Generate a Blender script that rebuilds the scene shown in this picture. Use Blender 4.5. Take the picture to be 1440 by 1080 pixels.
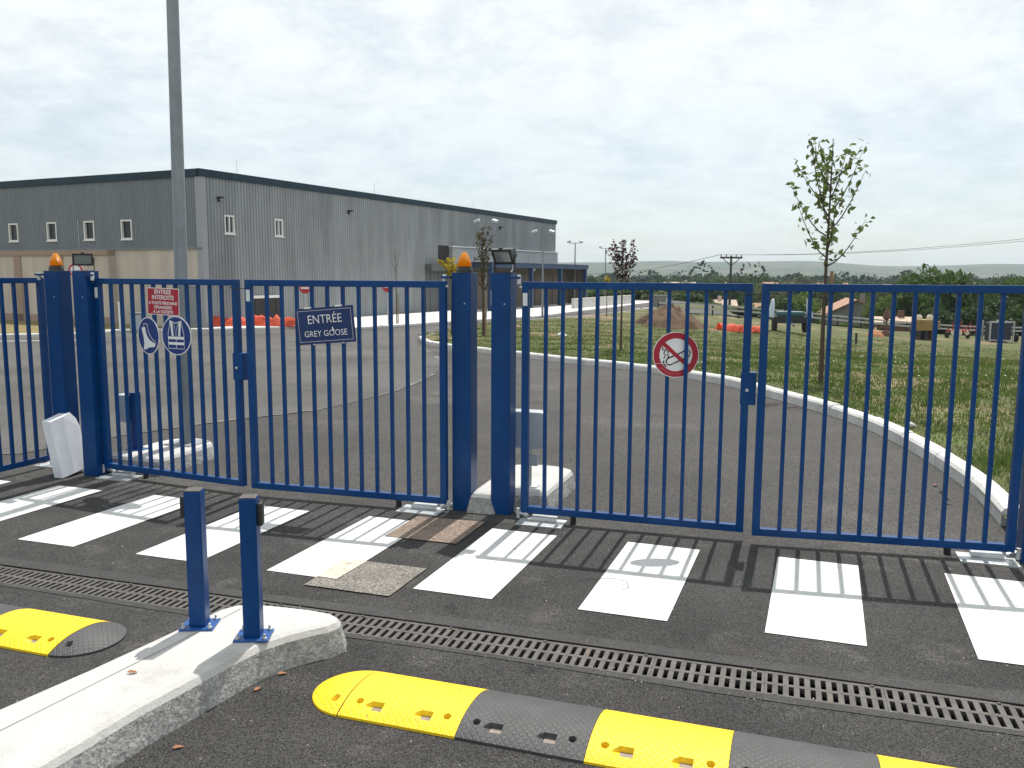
import bpy, bmesh, math, random
import numpy as np
from mathutils import Matrix, Vector, Euler

# ------------------------------------------------------------------ camera, sky, sun, exposure
scene = bpy.context.scene
for o in list(bpy.data.objects): bpy.data.objects.remove(o)
COL = scene.collection
rad = math.radians
cam_d = bpy.data.cameras.new('camera'); cam = bpy.data.objects.new('camera', cam_d); COL.objects.link(cam)
cam_d.sensor_width = 36; cam_d.lens = 30.0; cam_d.clip_start = 0.05; cam_d.clip_end = 20000
cam.matrix_world = Matrix.Translation((0, 0, 1.8)) @ Matrix.Rotation(rad(90) - math.atan(155 / 1200), 4, 'X') @ Matrix.Rotation(0.005, 4, 'Z')
scene.camera = cam

SUN_EL, SUN_AZ = 62.5, 19.0          # azimuth clockwise from +Y
w = bpy.data.worlds.new('World'); scene.world = w; w.use_nodes = True
nt = w.node_tree; nt.nodes.clear()
def N(t, **k):
    n = nt.nodes.new(t)
    for a, b in k.items(): setattr(n, a, b)
    return n
sky = N('ShaderNodeTexSky', sky_type='NISHITA', sun_disc=False, sun_elevation=rad(SUN_EL), sun_rotation=rad(SUN_AZ), altitude=50, air_density=1.0, dust_density=0.8, ozone_density=1.0)
tc = N('ShaderNodeTexCoord'); sep = N('ShaderNodeSeparateXYZ'); nt.links.new(tc.outputs['Generated'], sep.inputs[0])
def M(op, a, b=None, c=None):
    n = N('ShaderNodeMath', operation=op)
    for i, v in enumerate((a, b, c)):
        if v is None: continue
        if isinstance(v, (int, float)): n.inputs[i].default_value = v
        else: nt.links.new(v, n.inputs[i])
    return n.outputs[0]
zc = M('ADD', M('MAXIMUM', sep.outputs[2], 0.0), 0.30)
cmb = N('ShaderNodeCombineXYZ')
nt.links.new(M('DIVIDE', sep.outputs[0], zc), cmb.inputs[0]); nt.links.new(M('DIVIDE', sep.outputs[1], zc), cmb.inputs[1])
def noise(scale, detail, rough, off):
    mp = N('ShaderNodeMapping'); mp.inputs['Location'].default_value = off
    nt.links.new(cmb.outputs[0], mp.inputs[0])
    n = N('ShaderNodeTexNoise'); n.inputs['Scale'].default_value = scale; n.inputs['Detail'].default_value = detail; n.inputs['Roughness'].default_value = rough
    n.inputs['Distortion'].default_value = 0.25
    nt.links.new(mp.outputs[0], n.inputs['Vector']); return n.outputs[0]
n1 = noise(1.5, 7, 0.62, (3.1, 1.7, 0)); n2 = noise(6.5, 6, 0.66, (7.3, 4.4, 0))
cov = M('ADD', M('MULTIPLY', n1, 0.62), M('MULTIPLY', n2, 0.38))
mr = N('ShaderNodeMapRange', interpolation_type='SMOOTHSTEP'); nt.links.new(cov, mr.inputs[0])
mr.inputs[1].default_value = 0.33; mr.inputs[2].default_value = 0.57; mr.inputs[3].default_value = 0.66; mr.inputs[4].default_value = 0.97
# thinner veil of cloud close to the horizon
hz = N('ShaderNodeMapRange', interpolation_type='SMOOTHSTEP'); nt.links.new(sep.outputs[2], hz.inputs[0])
hz.inputs[1].default_value = -0.02; hz.inputs[2].default_value = 0.30; hz.inputs[3].default_value = 0.55; hz.inputs[4].default_value = 1.0
mask = M('MULTIPLY', mr.outputs[0], hz.outputs[0])
br = N('ShaderNodeMapRange'); nt.links.new(n2, br.inputs[0]); br.inputs[1].default_value = 0.3; br.inputs[2].default_value = 0.7; br.inputs[3].default_value = 0.93; br.inputs[4].default_value = 1.05
ccol = N('ShaderNodeMix', data_type='RGBA', blend_type='MULTIPLY'); ccol.inputs[0].default_value = 1.0
ccol.inputs[6].default_value = (9.7, 10.2, 10.25, 1)
gray = N('ShaderNodeCombineColor')
for i in range(3): nt.links.new(br.outputs[0], gray.inputs[i])
nt.links.new(gray.outputs[0], ccol.inputs[7])
skym = N('ShaderNodeMix', data_type='RGBA', blend_type='MULTIPLY'); skym.inputs[0].default_value = 1.0
skym.inputs[7].default_value = (1.0, 1.03, 1.03, 1); nt.links.new(sky.outputs[0], skym.inputs[6])
mixs = N('ShaderNodeMix', data_type='RGBA'); nt.links.new(mask, mixs.inputs[0]); nt.links.new(skym.outputs[2], mixs.inputs[6]); nt.links.new(ccol.outputs[2], mixs.inputs[7])
bg = N('ShaderNodeBackground'); bg.inputs[1].default_value = 0.1; nt.links.new(mixs.outputs[2], bg.inputs[0])
wo = N('ShaderNodeOutputWorld'); nt.links.new(bg.outputs[0], wo.inputs[0])

sd = bpy.data.lights.new('sun', 'SUN'); sd.energy = 5.0; sd.angle = rad(0.55); sd.color = (1.0, 0.955, 0.89)
sun = bpy.data.objects.new('sun', sd); COL.objects.link(sun)
se, sa = rad(SUN_EL), rad(SUN_AZ)
sun.rotation_euler = Vector((-math.cos(se) * math.sin(sa), -math.cos(se) * math.cos(sa), -math.sin(se))).to_track_quat('-Z', 'Y').to_euler()
sun.location = (0, 0, 50)
vs = scene.view_settings; vs.view_transform = 'Standard'; vs.look = 'None'; vs.gamma = 1; vs.use_curve_mapping = False; vs.exposure = 0.06
scene.render.engine = 'CYCLES'

# ------------------------------------------------------------------ terrain
def sm(t): t = min(1, max(0, t)); return t * t * (3 - 2 * t)
def T(x, y):
    a = y - 9.
    if a <= 0: z = 0.
    elif a < 6: z = -.03 * a * a / 12
    else: z = -.03 * (a - 3)
    if z < -.82: z = -.82 - .06 * (1 - math.exp((z + .82) / .06))
    d = (x + 3) * .937 - (min(y, 82) - 31.7) * .35
    if y < 31.7: d = min(d, x - 1.0)
    z -= 1.7 * sm(d / 26) * sm((y - 12) / 30)
    y0 = 90 - 32 * sm(d / 8)
    if y > y0: z -= 5.5 * sm((y - y0) / 55) + 5.0 * sm((y - y0 - 90) / 500)
    return z
OX, OY, GA = -.21, 6.33, rad(-17.5)
CU, SU = math.cos(GA), math.sin(GA)
def uv(u, v): return (OX + u * CU - v * SU, OY + u * SU + v * CU)     # gate frame to world
# ------------------------------------------------------------------ materials
MATS = {}
def mat(name, col, rough=0.6, metal=0.0, var=0.0, vscale=3.0, bump=0.0, bscale=60.0, spec=0.5, trans=0.0, streak=None, speck=None, col2=None, coat=0.0):
    m = bpy.data.materials.new(name); m.use_nodes = True; t = m.node_tree; L = t.links.new
    b = t.nodes['Principled BSDF']; MATS[name] = m
    b.inputs['Roughness'].default_value = rough; b.inputs['Metallic'].default_value = metal; b.inputs['Specular IOR Level'].default_value = spec
    b.inputs['Coat Weight'].default_value = coat
    c = (*col, 1); b.inputs['Base Color'].default_value = c
    g = t.nodes.new('ShaderNodeNewGeometry')
    pos = g.outputs['Position']
    out = None
    if var or streak or speck or col2:
        rgb = t.nodes.new('ShaderNodeRGB'); rgb.outputs[0].default_value = c; out = rgb.outputs[0]
    def nz(scale, detail=5, vec=pos, rough_=0.6):
        n = t.nodes.new('ShaderNodeTexNoise'); n.inputs['Scale'].default_value = scale; n.inputs['Detail'].default_value = detail; n.inputs['Roughness'].default_value = rough_
        L(vec, n.inputs['Vector']); return n.outputs[0]
    def ramp(v, a, b_, c0=0., c1=1.):
        r = t.nodes.new('ShaderNodeMapRange'); r.interpolation_type = 'SMOOTHSTEP'
        for i, q in enumerate((a, b_, c0, c1)): r.inputs[i + 1].default_value = q
        L(v, r.inputs[0]); return r.outputs[0]
    def mix(f, a, b_):
        x = t.nodes.new('ShaderNodeMix'); x.data_type = 'RGBA'
        if isinstance(f, float): x.inputs[0].default_value = f
        else: L(f, x.inputs[0])
        for i, q in ((6, a), (7, b_)):
            if isinstance(q, tuple): x.inputs[i].default_value = q
            else: L(q, x.inputs[i])
        return x.outputs[2]
    def mul(a, f):
        x = t.nodes.new('ShaderNodeVectorMath'); x.operation = 'SCALE'; L(a, x.inputs[0]); L(f, x.inputs['Scale']); return x.outputs[0]
    if col2:                                   # (colour, noise scale, lo, hi) patches
        for (cc, s, lo, hi) in col2: out = mix(ramp(nz(s), lo, hi), out, (*cc, 1))
    if streak:                                 # (strength, horizontal scale): stains that run down
        mp = t.nodes.new('ShaderNodeMapping'); mp.inputs['Scale'].default_value = (streak[1], streak[1], .18); L(pos, mp.inputs[0])
        out = mul(out, ramp(nz(1.0, 6, mp.outputs[0]), .3, .7, 1 - streak[0], 1 + streak[0] * .5))
    if var: out = mul(out, ramp(nz(vscale, 6), .25, .75, 1 - var, 1 + var))
    if speck:                                  # (scale, dark factor, bright factor)
        v = t.nodes.new('ShaderNodeTexVoronoi'); v.inputs['Scale'].default_value = speck[0]; L(pos, v.inputs['Vector'])
        s = t.nodes.new('ShaderNodeSeparateColor'); L(v.outputs['Color'], s.inputs[0])
        out = mul(out, ramp(s.outputs[0], .0, 1., speck[1], speck[2]))
    if out is not None: L(out, b.inputs['Base Color'])
    if bump:
        bn = t.nodes.new('ShaderNodeBump'); bn.inputs['Strength'].default_value = bump; bn.inputs['Distance'].default_value = 0.01
        L(nz(bscale, 4), bn.inputs['Height']); L(bn.outputs[0], b.inputs['Normal'])
    if trans:
        tr = t.nodes.new('ShaderNodeBsdfTranslucent'); ms = t.nodes.new('ShaderNodeMixShader'); ms.inputs[0].default_value = trans
        if out is not None: L(out, tr.inputs[0])
        else: tr.inputs[0].default_value = c
        o = t.nodes['Material Output']; L(b.outputs[0], ms.inputs[1]); L(tr.outputs[0], ms.inputs[2]); L(ms.outputs[0], o.inputs[0])
    return m
def sr(r, g, b):
    f = lambda v: v / 12.92 if v <= .04045 else ((v + .055) / 1.055) ** 2.4
    return tuple(f(q / 255) for q in (r, g, b))
mat('asphalt_new', (.040, .0385, .0378), .86, var=.30, vscale=.9, bump=1.0, bscale=170, speck=(235, .25, 2.15), col2=[((.066, .063, .060), 3.2, .54, .72), ((.024, .023, .023), 2.1, .60, .70), ((.13, .125, .115), 7.5, .70, .76)], spec=.3)
mat('asphalt_tar', (.036, .035, .0345), .75, var=.2, vscale=5, bump=.4, bscale=200, speck=(170, .6, 1.5), spec=.35)
mat('asphalt_road', (.050, .0475, .0455), .88, var=.22, vscale=.5, bump=.6, bscale=130, speck=(110, .5, 1.6), col2=[((.074, .070, .066), .55, .50, .70), ((.034, .033, .032), 1.3, .60, .72), ((.12, .115, .105), 5.5, .71, .77)], spec=.3)
mat('asphalt_old', (.082, .079, .075), .9, var=.20, vscale=.35, bump=.3, bscale=90, speck=(80, .75, 1.25), col2=[((.058, .056, .053), .20, .48, .64), ((.105, .10, .095), .5, .58, .72)], spec=.3)
mat('road_paint', (.62, .62, .61), .7, var=.05, vscale=4, bump=.4, bscale=140, speck=(170, .84, 1.06), col2=[((.36, .355, .345), 24, .60, .74), ((.62, .615, .60), 3, .5, .7)], spec=.3)
mat('road_paint_worn', (.62, .53, .43), .8, var=.12, vscale=8, bump=.5, bscale=120, speck=(110, .75, 1.15), col2=[((.3, .26, .21), 14, .55, .68)], spec=.3)
mat('patch_rough', (.20, .185, .165), .9, var=.18, vscale=6, bump=1.0, bscale=130, speck=(150, .5, 1.6), spec=.3)
mat('patch_rust', (.225, .175, .140), .9, var=.18, vscale=6, bump=1.0, bscale=130, speck=(150, .55, 1.5), spec=.3)
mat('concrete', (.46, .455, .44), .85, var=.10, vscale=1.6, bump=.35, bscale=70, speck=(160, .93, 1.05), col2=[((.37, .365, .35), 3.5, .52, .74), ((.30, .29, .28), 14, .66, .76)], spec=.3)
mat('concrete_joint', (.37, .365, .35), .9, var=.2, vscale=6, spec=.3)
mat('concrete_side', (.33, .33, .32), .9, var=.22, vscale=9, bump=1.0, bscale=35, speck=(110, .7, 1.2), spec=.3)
mat('kerb_stone', (.55, .545, .53), .85, var=.15, vscale=3, bump=.4, bscale=60, speck=(90, .85, 1.1), col2=[((.25, .25, .235), 5, .6, .75)], spec=.3)
mat('concrete_pavement', (.58, .56, .52), .85, var=.08, vscale=.6, spec=.3)
mat('cast_iron', (.085, .080, .076), .65, metal=.3, var=.3, vscale=14, bump=.3, bscale=120, col2=[((.13, .095, .07), 9, .58, .72)])
mat('trench_dark', (.015, .014, .013), .95)
mat('steel_galv', (.52, .54, .55), .42, metal=.75, var=.15, vscale=9)
mat('mast_galv', (.25, .275, .29), .55, metal=.45, var=.12, vscale=7, streak=(.12, 12))
mat('blue_paint', (.0010, .042, .165), .34, var=.10, vscale=5, spec=.26, col2=[((.004, .052, .175), 7, .52, .72), ((.05, .085, .20), 70, .735, .76)])
mat('blue_paint_base', (.012, .075, .26), .4, var=.08, vscale=9)
mat('dark_plastic', (.016, .017, .018), .45)
mat('dark_green_metal', (.020, .032, .030), .4, metal=.2)
mat('glass_lens', (.16, .18, .18), .12, spec=.8)
mat('orange_lens', (.85, .36, .010), .28, trans=.35, coat=.3)
mat('grey_plastic', (.36, .40, .43), .45, var=.06)
mat('white_plastic', (.72, .75, .79), .4, var=.06, vscale=5)
mat('white_sticker', (.62, .66, .66), .5, var=.1, vscale=40)
mat('sign_red', (.36, .008, .028), .42, var=.05, vscale=8)
mat('sign_white', (.74, .75, .76), .45, var=.06, vscale=9)
mat('sign_blue', (.004, .028, .17), .4, var=.06, vscale=8)
mat('sign_navy', (.004, .024, .115), .35, var=.05, vscale=8)
mat('sign_black', (.006, .006, .007), .5)
mat('sign_pink', (.55, .18, .22), .5)
mat('sign_back', (.4, .41, .42), .5, metal=.5)
mat('bump_yellow', (.82, .55, .006), .55, var=.10, vscale=6, bump=.25, bscale=60, col2=[((.55, .36, .02), 7, .62, .78), ((.22, .16, .04), 26, .66, .73), ((.30, .22, .05), 3.1, .66, .74)])
mat('bump_black', (.055, .055, .056), .6, var=.2, vscale=7, bump=.35, bscale=90)
for nm in ('bump_yellow', 'bump_black'):
    t = MATS[nm].node_tree; b = t.nodes['Principled BSDF']; g = t.nodes.new('ShaderNodeNewGeometry'); hs = []
    for ang in (45, -45):
        mp = t.nodes.new('ShaderNodeMapping'); mp.inputs['Rotation'].default_value = (0, 0, rad(ang + 17.5)); t.links.new(g.outputs['Position'], mp.inputs[0])
        wv = t.nodes.new('ShaderNodeTexWave'); wv.inputs['Scale'].default_value = 14; wv.inputs['Distortion'].default_value = 0; t.links.new(mp.outputs[0], wv.inputs[0]); hs.append(wv.outputs[1])
    mx = t.nodes.new('ShaderNodeMath'); mx.operation = 'MINIMUM'; t.links.new(hs[0], mx.inputs[0]); t.links.new(hs[1], mx.inputs[1])
    rp = t.nodes.new('ShaderNodeMapRange'); rp.inputs[1].default_value = 0.0; rp.inputs[2].default_value = .22; t.links.new(mx.outputs[0], rp.inputs[0])
    old = b.inputs['Normal'].links[0].from_node; bn = t.nodes.new('ShaderNodeBump'); bn.inputs['Strength'].default_value = .55; bn.inputs['Distance'].default_value = .003
    t.links.new(rp.outputs[0], bn.inputs['Height']); t.links.new(old.outputs[0], bn.inputs['Normal']); t.links.new(bn.outputs[0], b.inputs['Normal'])
mat('reflector', (.24, .20, .17), .45, var=.3, vscale=30)
mat('dead_leaf', (.26, .11, .05), .8)
mat('pebble', (.24, .23, .21), .9)
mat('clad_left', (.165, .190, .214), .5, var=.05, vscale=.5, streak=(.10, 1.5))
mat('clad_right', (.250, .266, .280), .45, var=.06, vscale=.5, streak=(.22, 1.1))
mat('clad_light', (.37, .375, .375), .5, var=.05, vscale=.5, streak=(.12, 1.1))
mat('clad_dark', (.10, .105, .11), .5, streak=(.12, 2))
mat('fascia_blue', (.008, .032, .052), .5, streak=(.25, 1.2), spec=.3)
mat('corner_trim', (.30, .31, .33), .45)
mat('render_beige', (.52, .46, .40), .85, var=.06, vscale=.7, streak=(.14, 1.0))
mat('render_band', (.34, .25, .19), .85, streak=(.1, 1))
mat('window_frame', (.72, .72, .70), .45)
mat('window_glass', (.022, .026, .032), .16, spec=.35)
mat('dark_opening', (.028, .026, .026), .8)
mat('grey_door', (.22, .235, .25), .5)
mat('roof_flat', (.12, .12, .12), .9)
mat('canopy_blue', (.014, .045, .115), .4)
mat('canopy_wall', (.13, .105, .085), .8, var=.12, vscale=.8, streak=(.2, 1.5))
mat('orange_mesh', (.62, .075, .025), .7, trans=.25, var=.2, vscale=3)
mat('noentry_red', (.45, .02, .025), .5)
mat('ground', (.050, .058, .022), .95, var=.25, vscale=.35, bump=.4, bscale=12, col2=[((.10, .080, .040), .30, .50, .66), ((.030, .050, .012), .12, .5, .62)], spec=.2)
mat('meadow_soil', (.085, .092, .036), .95, var=.22, vscale=1.2, bump=.7, bscale=14, col2=[((.200, .150, .095), .22, .50, .64), ((.090, .115, .038), .7, .50, .66), ((.12, .115, .055), 3.0, .55, .75)], spec=.2)
mat('dry_strip', (.19, .155, .07), .95, var=.3, vscale=3, bump=.4, bscale=30, spec=.2)
mat('dirt', (.120, .080, .054), .95, var=.3, vscale=2.2, bump=.8, bscale=9, spec=.2)
mat('hills', (.060, .078, .042), .95, var=.2, vscale=.012, col2=[((.115, .105, .065), .006, .50, .56), ((.038, .058, .026), .016, .54, .60), ((.10, .075, .065), .011, .60, .64)], spec=.1)
for nm, c in (('grass_green', (.085, .135, .030)), ('grass_light', (.125, .165, .045)), ('grass_dry', (.19, .165, .080)), ('flower_white', (.75, .75, .70)), ('flower_yellow', (.62, .46, .02)),
              ('leaf_linden', (.125, .165, .048)), ('leaf_plum', (.055, .018, .022)), ('leaf_brown', (.085, .072, .030)), ('leaf_yellow', (.42, .33, .02)),
              ('leaf_dark', (.040, .075, .018)), ('leaf_mid', (.062, .108, .026)), ('leaf_olive', (.085, .108, .036)), ('leaf_bright', (.105, .160, .034))):
    mat(nm, c, .6, var=.3, vscale=1.7, trans=.42, spec=.3)
mat('forest_far', (.030, .052, .020), .9, var=.45, vscale=.05, spec=.1)
mat('bark', (.075, .055, .040), .9, var=.25, vscale=12, bump=.5, bscale=40)
mat('bark_red', (.13, .06, .045), .9)
mat('stake_wood', (.24, .155, .085), .85, var=.2, vscale=9)
mat('pole_wood', (.06, .05, .045), .9)
mat('wire', (.04, .04, .045), .6)
mat('wall_pink', (.55, .42, .34), .9, var=.1, vscale=.3)
mat('wall_grey', (.20, .195, .185), .9, var=.15, vscale=.6, streak=(.15, .7))
mat('wall_white', (.62, .58, .52), .9)
mat('tile_roof', (.33, .19, .125), .9, var=.2, vscale=1.2)
mat('tile_pale', (.42, .33, .25), .9, var=.15, vscale=1.2)
mat('slate_roof', (.16, .15, .145), .9, var=.15)
mat('machine_teal', (.03, .10, .11), .5); mat('machine_dark', (.020, .022, .026), .7); mat('machine_yellow', (.27, .17, .055), .6, var=.2, vscale=3)
mat('machine_red', (.38, .035, .02), .5); mat('machine_rust', (.13, .065, .045), .85); mat('machine_navy', (.02, .028, .05), .6); mat('sail_white', (.52, .60, .72), .7)
mat('pale_cap', (.62, .55, .42), .7); mat('machine_orange', (.36, .15, .055), .8); mat('rail_grey', (.42, .42, .42), .5, metal=.4); mat('rubber', (.02, .02, .02), .9)

# ------------------------------------------------------------------ mesh builder
class MB:
    def __init__(s): s.v = []; s.f = []
    def add(s, vs_, fs):
        k = len(s.v); s.v += [tuple(p) for p in vs_]; s.f += [tuple(i + k for i in f) for f in fs]; return s
    def box(s, x0, y0, z0, x1, y1, z1, bev=0.0):
        if bev <= 0:
            return s.add([(x0, y0, z0), (x1, y0, z0), (x1, y1, z0), (x0, y1, z0), (x0, y0, z1), (x1, y0, z1), (x1, y1, z1), (x0, y1, z1)],
                         [(0, 3, 2, 1), (4, 5, 6, 7), (0, 1, 5, 4), (1, 2, 6, 5), (2, 3, 7, 6), (3, 0, 4, 7)])
        b = bmesh.new(); bmesh.ops.create_cube(b, size=1)
        for q in b.verts: q.co = Vector((x0 + (q.co.x + .5) * (x1 - x0), y0 + (q.co.y + .5) * (y1 - y0), z0 + (q.co.z + .5) * (z1 - z0)))
        bmesh.ops.bevel(b, geom=b.edges[:], offset=bev, segments=2, affect='EDGES', profile=.6)
        b.verts.index_update(); s.add([q.co for q in b.verts], [[q.index for q in f.verts] for f in b.faces]); b.free(); return s
    def prism(s, pts, z0, z1):
        n = len(pts)
        P = [(p[0], p[1], z0) for p in pts] + [(p[0], p[1], z1) for p in pts]
        return s.add(P, [tuple(range(n - 1, -1, -1)), tuple(range(n, 2 * n))] + [(i, (i + 1) % n, n + (i + 1) % n, n + i) for i in range(n)])
    def lathe(s, prof, n=16, c=(0, 0)):           # prof: (r, z) bottom to top
        k = len(prof); P = []
        for r, z in prof:
            for i in range(n):
                a = 2 * math.pi * i / n; P.append((c[0] + r * math.cos(a), c[1] + r * math.sin(a), z))
        F = [(j * n + i, j * n + (i + 1) % n, (j + 1) * n + (i + 1) % n, (j + 1) * n + i) for j in range(k - 1) for i in range(n)]
        F += [tuple(range(n - 1, -1, -1)), tuple(range((k - 1) * n, k * n))]
        return s.add(P, F)
    def tube(s, path, r, n=6, r1=None):
        P = []; path = [Vector(p) for p in path]; m = len(path)
        for j, p in enumerate(path):
            d = (path[min(j + 1, m - 1)] - path[max(j - 1, 0)]).normalized()
            a = d.orthogonal().normalized() if abs(d.z) > .9 else d.cross(Vector((0, 0, 1))).normalized()
            b = d.cross(a); rr = r if r1 is None else r + (r1 - r) * j / (m - 1)
            for i in range(n):
                t = 2 * math.pi * i / n; P.append(p + a * (rr * math.cos(t)) + b * (rr * math.sin(t)))
        F = [(j * n + i, j * n + (i + 1) % n, (j + 1) * n + (i + 1) % n, (j + 1) * n + i) for j in range(m - 1) for i in range(n)]
        F += [tuple(range(n - 1, -1, -1)), tuple(range((m - 1) * n, m * n))]
        return s.add(P, F)
    def build(s, name, m, parent=None, smooth=False, loc=(0, 0, 0), rot=(0, 0, 0)):
        me = bpy.data.meshes.new(name); me.from_pydata(s.v, [], s.f); me.update()
        return link(name, me, m, parent, smooth, loc, rot)
def link(name, me, m, parent=None, smooth=False, loc=(0, 0, 0), rot=(0, 0, 0)):
    if m is not None and not me.materials: me.materials.append(MATS[m] if isinstance(m, str) else m)
    if smooth:
        me.polygons.foreach_set('use_smooth', [True] * len(me.polygons)); 
        try: me.set_sharp_from_angle(angle=rad(40))
        except Exception: pass
    o = bpy.data.objects.new(name, me); COL.objects.link(o); o.location = loc; o.rotation_euler = rot
    if parent: o.parent = parent
    return o
def npmesh(name, V, F, m, parent=None, idx=None):
    V = np.asarray(V, np.float32); F = np.asarray(F, np.int32); k = F.shape[1]
    me = bpy.data.meshes.new(name); me.vertices.add(len(V)); me.vertices.foreach_set('co', V.ravel())
    me.loops.add(F.size); me.loops.foreach_set('vertex_index', F.ravel())
    me.polygons.add(len(F)); me.polygons.foreach_set('loop_start', np.arange(0, F.size, k, dtype=np.int32))
    if isinstance(m, (list, tuple)):
        for q in m: me.materials.append(MATS[q])
        me.polygons.foreach_set('material_index', np.asarray(idx, np.int32))
    elif m: me.materials.append(MATS[m])
    me.update(calc_edges=True)
    if name is None: return me
    o = bpy.data.objects.new(name, me); COL.objects.link(o)
    if parent: o.parent = parent
    return o
def tag(o, label=None, cat=None, group=None, kind=None):
    for k, v_ in (('label', label), ('category', cat), ('group', group), ('kind', kind)):
        if v_: o[k] = v_
    return o
def empty(name, loc=(0, 0, 0), rz=0.0, label=None, cat=None, group=None, kind=None):
    o = bpy.data.objects.new(name, None); COL.objects.link(o); o.location = loc; o.rotation_euler = (0, 0, rz); o.empty_display_size = .1
    return tag(o, label, cat, group, kind)
def copy_tree(o, parent=None):
    c = o.copy(); COL.objects.link(c); c.parent = parent
    for ch in o.children: copy_tree(ch, c)
    return c
def struct(o, cat_label=None):
    o['kind'] = 'structure'
    if cat_label: o['label'] = cat_label
    return o
def catmull(pts, n):
    P = [np.array(p, float) for p in pts]; P = [2 * P[0] - P[1]] + P + [2 * P[-1] - P[-2]]; out = []
    for i in range(1, len(P) - 2):
        for k in range(n):
            t = k / n; out.append(.5 * (2 * P[i] + (P[i + 1] - P[i - 1]) * t + (2 * P[i - 1] - 5 * P[i] + 4 * P[i + 1] - P[i + 2]) * t * t + (3 * P[i] - P[i - 1] - 3 * P[i + 1] + P[i + 2]) * t ** 3))
    out.append(P[-2]); return np.array(out)
def resample(path, n=None, step=None):
    path = np.asarray(path, float); s = np.concatenate([[0], np.cumsum(np.hypot(*np.diff(path[:, :2], axis=0).T))])
    if n is None: n = max(2, int(round(s[-1] / step)) + 1)
    q = np.linspace(0, s[-1], n); return np.stack([np.interp(q, s, path[:, k]) for k in range(path.shape[1])], 1)
def sheet(name, rows, m, dz=0.0):          # rows of (x, y) -> grid draped on the terrain
    V = [(x, y, T(x, y) + dz) for r in rows for (x, y) in r]; n = len(rows[0]); k = len(rows)
    F = [(j * n + i, j * n + i + 1, (j + 1) * n + i + 1, (j + 1) * n + i) for j in range(k - 1) for i in range(n - 1)]
    o = npmesh(name, V, F, m); o.data.polygons.foreach_set('use_smooth', [True] * len(F)); return struct(o)
def drape(name, poly, m, dz, thick=0.0, parent=None):  # small polygon draped on the terrain
    mb = MB(); n = len(poly)
    top = [(x, y, T(x, y) + dz) for x, y in poly]
    if thick: mb.add(top + [(x, y, z - thick) for x, y, z in top], [tuple(range(n))] + [((i + 1) % n, i, n + i, n + (i + 1) % n) for i in range(n)])
    else: mb.add(top, [tuple(range(n))])
    return mb.build(name, m, parent)
rng = np.random.default_rng(7); random.seed(7)

# ------------------------------------------------------------------ the setting: ground, hills, roads
VD0, VD1 = -2.31, -2.07                      # trench drain, front and back edge in the gate frame
ys = np.concatenate([np.linspace(-40, 100, 57), np.geomspace(103, 1500, 40)])
rows = []
for y in ys:
    hw = 90 + 1.1 * max(y, 0); rows.append([(x, y) for x in np.linspace(-hw, hw, 61)])
g_ = sheet('ground', rows, 'ground', -.30)
# far hills: one landform rising behind the valley
V = []; nx, ny = 120, 26
def hnoise(a, b): return math.sin(a * 1.7 + b) * .5 + math.sin(a * 3.9 + 1.3 * b + 1.1) * .27 + math.sin(a * 8.3 + 2.2) * .13 + math.sin(a * 17 + b) * .06
for j in range(ny):
    t = j / (ny - 1); y = 1350 + 2900 * t
    for i in range(nx):
        s = i / (nx - 1) * 2 - 1; x = s * (1600 + y * .75); az = x / y
        up = sm((t - .03) / .62)
        peak = 46 + 12 * hnoise(az * 4.0, 2.0) + 12 * math.exp(-((az - .33) / .09) ** 2)
        V.append((x, y, -13.5 + (peak + 13) * up + 4.0 * hnoise(az * 9, t * 9) * up))
F = [(j * nx + i, j * nx + i + 1, (j + 1) * nx + i + 1, (j + 1) * nx + i) for j in range(ny - 1) for i in range(nx - 1)]
hills = struct(npmesh('hills', V, F, 'hills')); hills.data.polygons.foreach_set('use_smooth', [True] * len(F))

us = np.concatenate([np.linspace(-60, -8, 27), np.linspace(-7.5, 7.5, 31), np.linspace(8, 60, 27)])
sheet('apron_asphalt', [[uv(u, v) for u in us] for v in np.linspace(-9, VD0, 8)], 'asphalt_new')
sheet('driveway_asphalt', [[uv(u, v) for u in us] for v in np.linspace(VD1, -.22, 5)], 'asphalt_new')
us2 = np.linspace(-60, 34, 95)
sheet('inner_road', [[uv(u, v) for u in us2] for v in np.concatenate([np.linspace(-.22, 40, 61), np.linspace(41, 92, 40)])], 'asphalt_road', -.002)
# older, paler asphalt that begins at a curved seam inside the gates
arc = catmull([(-4.9, 8.3), (-4.2, 9.45), (-3.37, 10.45), (-2.78, 11.0), (-2.36, 11.68), (-1.82, 13.55), (-1.5, 16.5), (-1.6, 19.4), (-2.2, 23.0), (-3.0, 27.0), (-3.4, 30.5)], 5)
arc = resample(arc, n=50)
rows = []
for k in range(50):
    p = arc[k]; q = np.array([-58 + .3 * k, 2 + .55 * k]) if k < 49 else np.array([-44., 30.])
    rows.append([tuple(p + (q - p) * s) for s in np.linspace(0, 1, 24) ** 1.3])
sheet('old_road', rows, 'asphalt_old', .004)
fe = catmull([(-3.4, 30.5), (-3.2, 33.3), (-2.64, 41), (-1.8, 44.9), (.67, 48.5), (6.1, 56.7), (13.24, 72.6), (20, 88)], 5)
fe = resample(fe, n=60)
be = resample(np.array([(-44, 30), (-16, 38), (-10.5, 41.5), (-7.3, 39.9), (-3.85, 46), (-.85, 49.9), (1.3, 52.5), (5.1, 61.9), (9.5, 72), (15.5, 90)]), n=60)
# widen the pale road up to the building edge
rows = []
for k in range(60):
    p = fe[k]; q = be[k] if k > 22 else be[k]
    rows.append([tuple(p + (q - p) * s) for s in np.linspace(0, 1, 16)])
sheet('far_road', rows, 'asphalt_old', .0045)
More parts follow.
